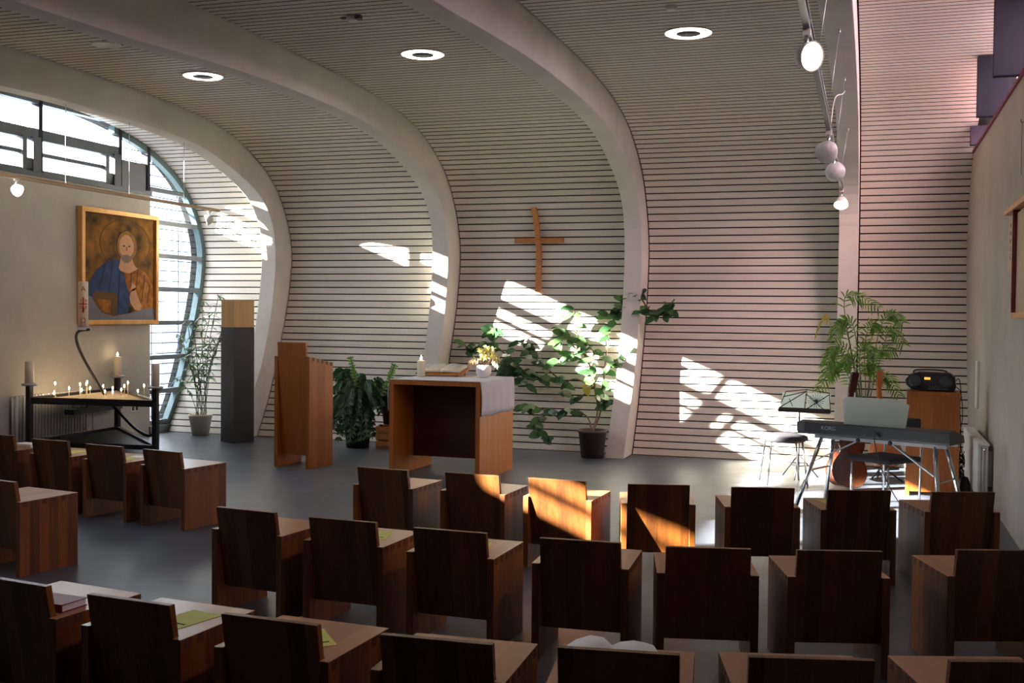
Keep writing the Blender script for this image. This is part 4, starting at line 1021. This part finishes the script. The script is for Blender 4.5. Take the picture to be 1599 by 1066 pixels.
# music stand
ns = thing('music_stand', 'wire music stand with blue-scribbled sheets left of the keyboard', 'music stand', (-.64, 11.24, 0), R_(-6))
MB().tube([(0, 0, .08), (0, 0, .66)], .008, 8).build('pole', MT['black'], ns)
for k in range(3):
    a = k*2*PI/3+.5; MB().tube([(0, 0, .24), (.2*math.cos(a), .2*math.sin(a), .008)], .006, 6).tube([(0, 0, .12), (.1*math.cos(a), .1*math.sin(a), .124)], .005, 6).build('leg', MT['black'], ns)
tl_ = Matrix.Translation((.05, -.02, .66)) @ Matrix.Rotation(R_(-32), 4, 'X')
dk = MB(); rods = [((-.25, 0, 0), (.25, 0, 0)), ((-.25, 0, .02), (-.20, 0, .22)), ((-.20, 0, .22), (0, 0, .25)), ((0, 0, .25), (.22, 0, .22)), ((.22, 0, .22), (.25, 0, 0)), ((0, 0, 0), (0, 0, .25)), ((-.22, 0, .16), (0, 0, .23)), ((-.24, 0, .04), (0, 0, .23)), ((0, 0, .2), (.2, 0, .02)), ((0, 0, .02), (.22, 0, .2)), ((-.16, 0, .14), (-.12, 0, .06))]
for a, b in rods: dk.bar(a, b, .007, .006)
dk.bar((-.25, -.03, 0), (.25, -.03, 0), .006, .05).bar((-.25, -.015, -.0), (.25, -.015, 0), .04, .006)
dk.xf(tl_); dk.build('desk', MT['black'], ns)
ms = MB().b2((-.235, .008, .01), (-.008, .012, .215)).b2((.008, .008, .01), (.235, .012, .215)); ms.xf(tl_); o = ms.build('music_sheets', MT['sheet']); o.parent = None; o.location = ns.location; o.rotation_euler = ns.rotation_euler
tag(o, 'pair of pale sheets resting on the wire music stand', 'sheet music')
sc_ = MB()
for k in range(9):
    a = k*PI/9; sc_.bar((.10-.08*math.cos(a), .0065, .13-.08*math.sin(a)), (.10+.08*math.cos(a), .0065, .13+.08*math.sin(a)), .002, .004)
sc_.xf(tl_); sc_.build('blue_scribble', MT['blue'], o)
# guitars
def guitar(loc, rz, lean, label, m_body, m_neck, m_top, sc, name='guitar', roll=0, tilt=0):
    t = thing(name, label, 'guitar', loc, rz)
    T = Matrix.Rotation(tilt, 4, 'Y') @ Matrix.Rotation(lean, 4, 'X') @ Matrix.Rotation(roll, 4, 'Z') @ Matrix.Scale(sc, 4)
    half = [(0, 0), (.09, .004), (.16, .04), (.195, .11), (.19, .18), (.155, .245), (.125, .285), (.125, .32), (.140, .36), (.142, .41), (.11, .46), (.05, .485), (0, .487)]
    hs = [Vector((x, 0, z)) for x, z in half]; out = spline(hs, 4); pl_ = out+[Vector((-p.x, 0, p.z)) for p in reversed(out[1:-1])]
    MB().prism([(p.x, -.05, p.z) for p in pl_], (0, .095, 0)).xf(T).build('body', m_body, t, .004)
    MB().prism([(p.x*.985, .0455, p.z*.985+.003) for p in pl_], (0, .004, 0)).xf(T).build('soundboard', m_top, t)
    MB().bar((0, .035, .47), (0, .035, .86), .055, .022, up=(0, 1, 0)).xf(T).build('neck', m_neck, t)
    hd = MB().prism([(-.028, .022, .86), (.028, .022, .86), (.04, .010, .90), (.036, -.01, 1.04), (-.036, -.01, 1.04), (-.04, .010, .90)], (0, .02, 0)); hd.xf(T); h_ = hd.build('headstock', m_neck, t)
    for s in (-1, 1):
        for k in range(3): MB().tube([(s*.036, .02-.006*k, .915+k*.045), (s*.062, .02-.006*k, .915+k*.045)], .008, 6).xf(T).build('tuning_peg', MT['chrome'], h_)
    MB().lathe([(.045, 0), (.05, .001)], 20, c=(0, 0, 0), M=Matrix.Rotation(-PI/2, 3, 'X')).xf(Matrix.Translation((0, 0, 0))).xf(T @ Matrix.Translation((0, .0495, .30))).build('sound_hole', MT['rub'], t)
    MB().b2((-.08, .0495, .125), (.08, .062, .145)).xf(T).build('bridge', m_neck, t)
    return t
guitar((-.19, 10.62, .035), R_(34), R_(-9), 'dark brown guitar standing with its back to the room behind the keyboard', MT['guitar'], MT['neck'], MT['spruce'], 1.03, roll=.08, tilt=R_(11))
guitar((.18, 11.30, .145), R_(40), R_(-7), 'orange guitar with a red-brown head standing left of the wooden cabinet', MT['guitar2'], MT['guitar2'], MT['spruce'], .90, roll=0)
gs = thing('guitar_stand', 'small black stand under the orange guitar', 'stand', (.18, 11.30, 0), R_(40))
MB().tube([(0, .12, .02), (0, .02, .40)], .008, 6).tube([(-.12, -.10, .01), (0, .06, .14), (.12, -.10, .01)], .008, 6).tube([(0, .06, .14), (0, .20, .01)], .008, 6).build('frame', MT['rub'], gs)
MB().b2((-.09, -.08, .125), (.09, .06, .140)).build('cradle', MT['rub'], gs)
# cabinet with boombox
cbn = thing('wooden_cabinet', 'tall reddish wooden cabinet at the right wall under the portable stereo', 'cabinet', (.555, 10.53, 0), R_(-2))
for s in (-1, 1): MB().b2((s*.205-.018, 0, 0), (s*.205+.018, .40, .935)).build('side_panel', MT['lectern'], cbn, .002)
MB().b2((-.187, .002, .04), (.187, .03, .90)).build('front_panel', MT['lectern'], cbn)
MB().b2((-.187, .002, .901), (.187, .398, .9345)).build('top_board', MT['lectern'], cbn)
sp_ = thing('portable_stereo', 'black portable stereo with a small orange display on the wooden cabinet', 'stereo', (.54, 10.72, .936), R_(-5))
pr = [(.0, .0), (.20, .0), (.215, .04), (.205, .13), (.16, .165), (-.10, .172), (-.17, .15), (-.215, .10), (-.205, .05), (-.16, .012)]
MB().prism([(x, -.11, z) for x, z in pr], (0, .21, 0)).build('body', MT['rub'], sp_, .012)
for x in (-.125, .135): MB().lathe([(.052, 0), (.058, .010), (.04, .006), (0, .012)], 24, c=(x, -.11, .09), M=Matrix.Rotation(PI/2, 3, 'X')).build('speaker', MT['key'], sp_)
MB().b2((-.05, -.116, .105), (-.0, -.109, .125)).build('display', MT['orange'], sp_)
m = MB()
for k in range(7): m.b2((-.01+k*.022, -.116, .035), (.004+k*.022, -.109, .045))
m.b2((-.02, -.115, .018), (.15, -.109, .028)); m.build('button_row', MT['key2'], sp_)
MB().tube(spline([(-.15, 0, .15), (-.12, 0, .185), (.1, 0, .185), (.15, 0, .155)], 5), .008, 6).build('handle', MT['key'], sp_)
# cable tangle and bag
c0 = Vector((.75, 10.80, 1.02)); m = MB()
m.tube([tuple(v) for v in spline([c0, c0+Vector((.035, 0, .02)), c0+Vector((.055, 0, -.12)), (.80, 10.85, .8), (.815, 10.85, .45), (.80, 10.85, .25), (.83, 10.8, .16)], 6)], .004, 5)
m.tube([tuple(v) for v in spline([c0+Vector((0, 0, -.04)), c0+Vector((.05, 0, -.1)), (.825, 10.86, .7), (.80, 10.85, .5), (.84, 10.86, .3), (.81, 10.84, .2)], 6)], .004, 5)
for k in range(10):
    a = random.uniform(0, 6); q = [(.815+.035*math.cos(a+j*2.1), 10.84+.02*math.sin(j*1.7+a), .12+.05*j+.02*math.sin(a*j)) for j in range(6)]
    m.tube(spline(q, 5), .004, 5)
o = m.build('cable_tangle', MT['rub']); tag(o, 'tangle of black cables hanging beside the wooden cabinet', 'cables')
bg_ = MB(); vs_ = []
bg_.lathe([(.0, 0), (.09, 0.0), (.10, .05), (.085, .12), (.05, .17), (.0, .18)], 14); bg_.xf(Matrix.Translation((.842, 10.66, 0)) @ Matrix.Diagonal((.48, 1.1, 1, 1)))
tag(bg_.build('black_bag', MT['bag']), 'soft black bag on the floor between the cabinet and the radiator', 'bag')
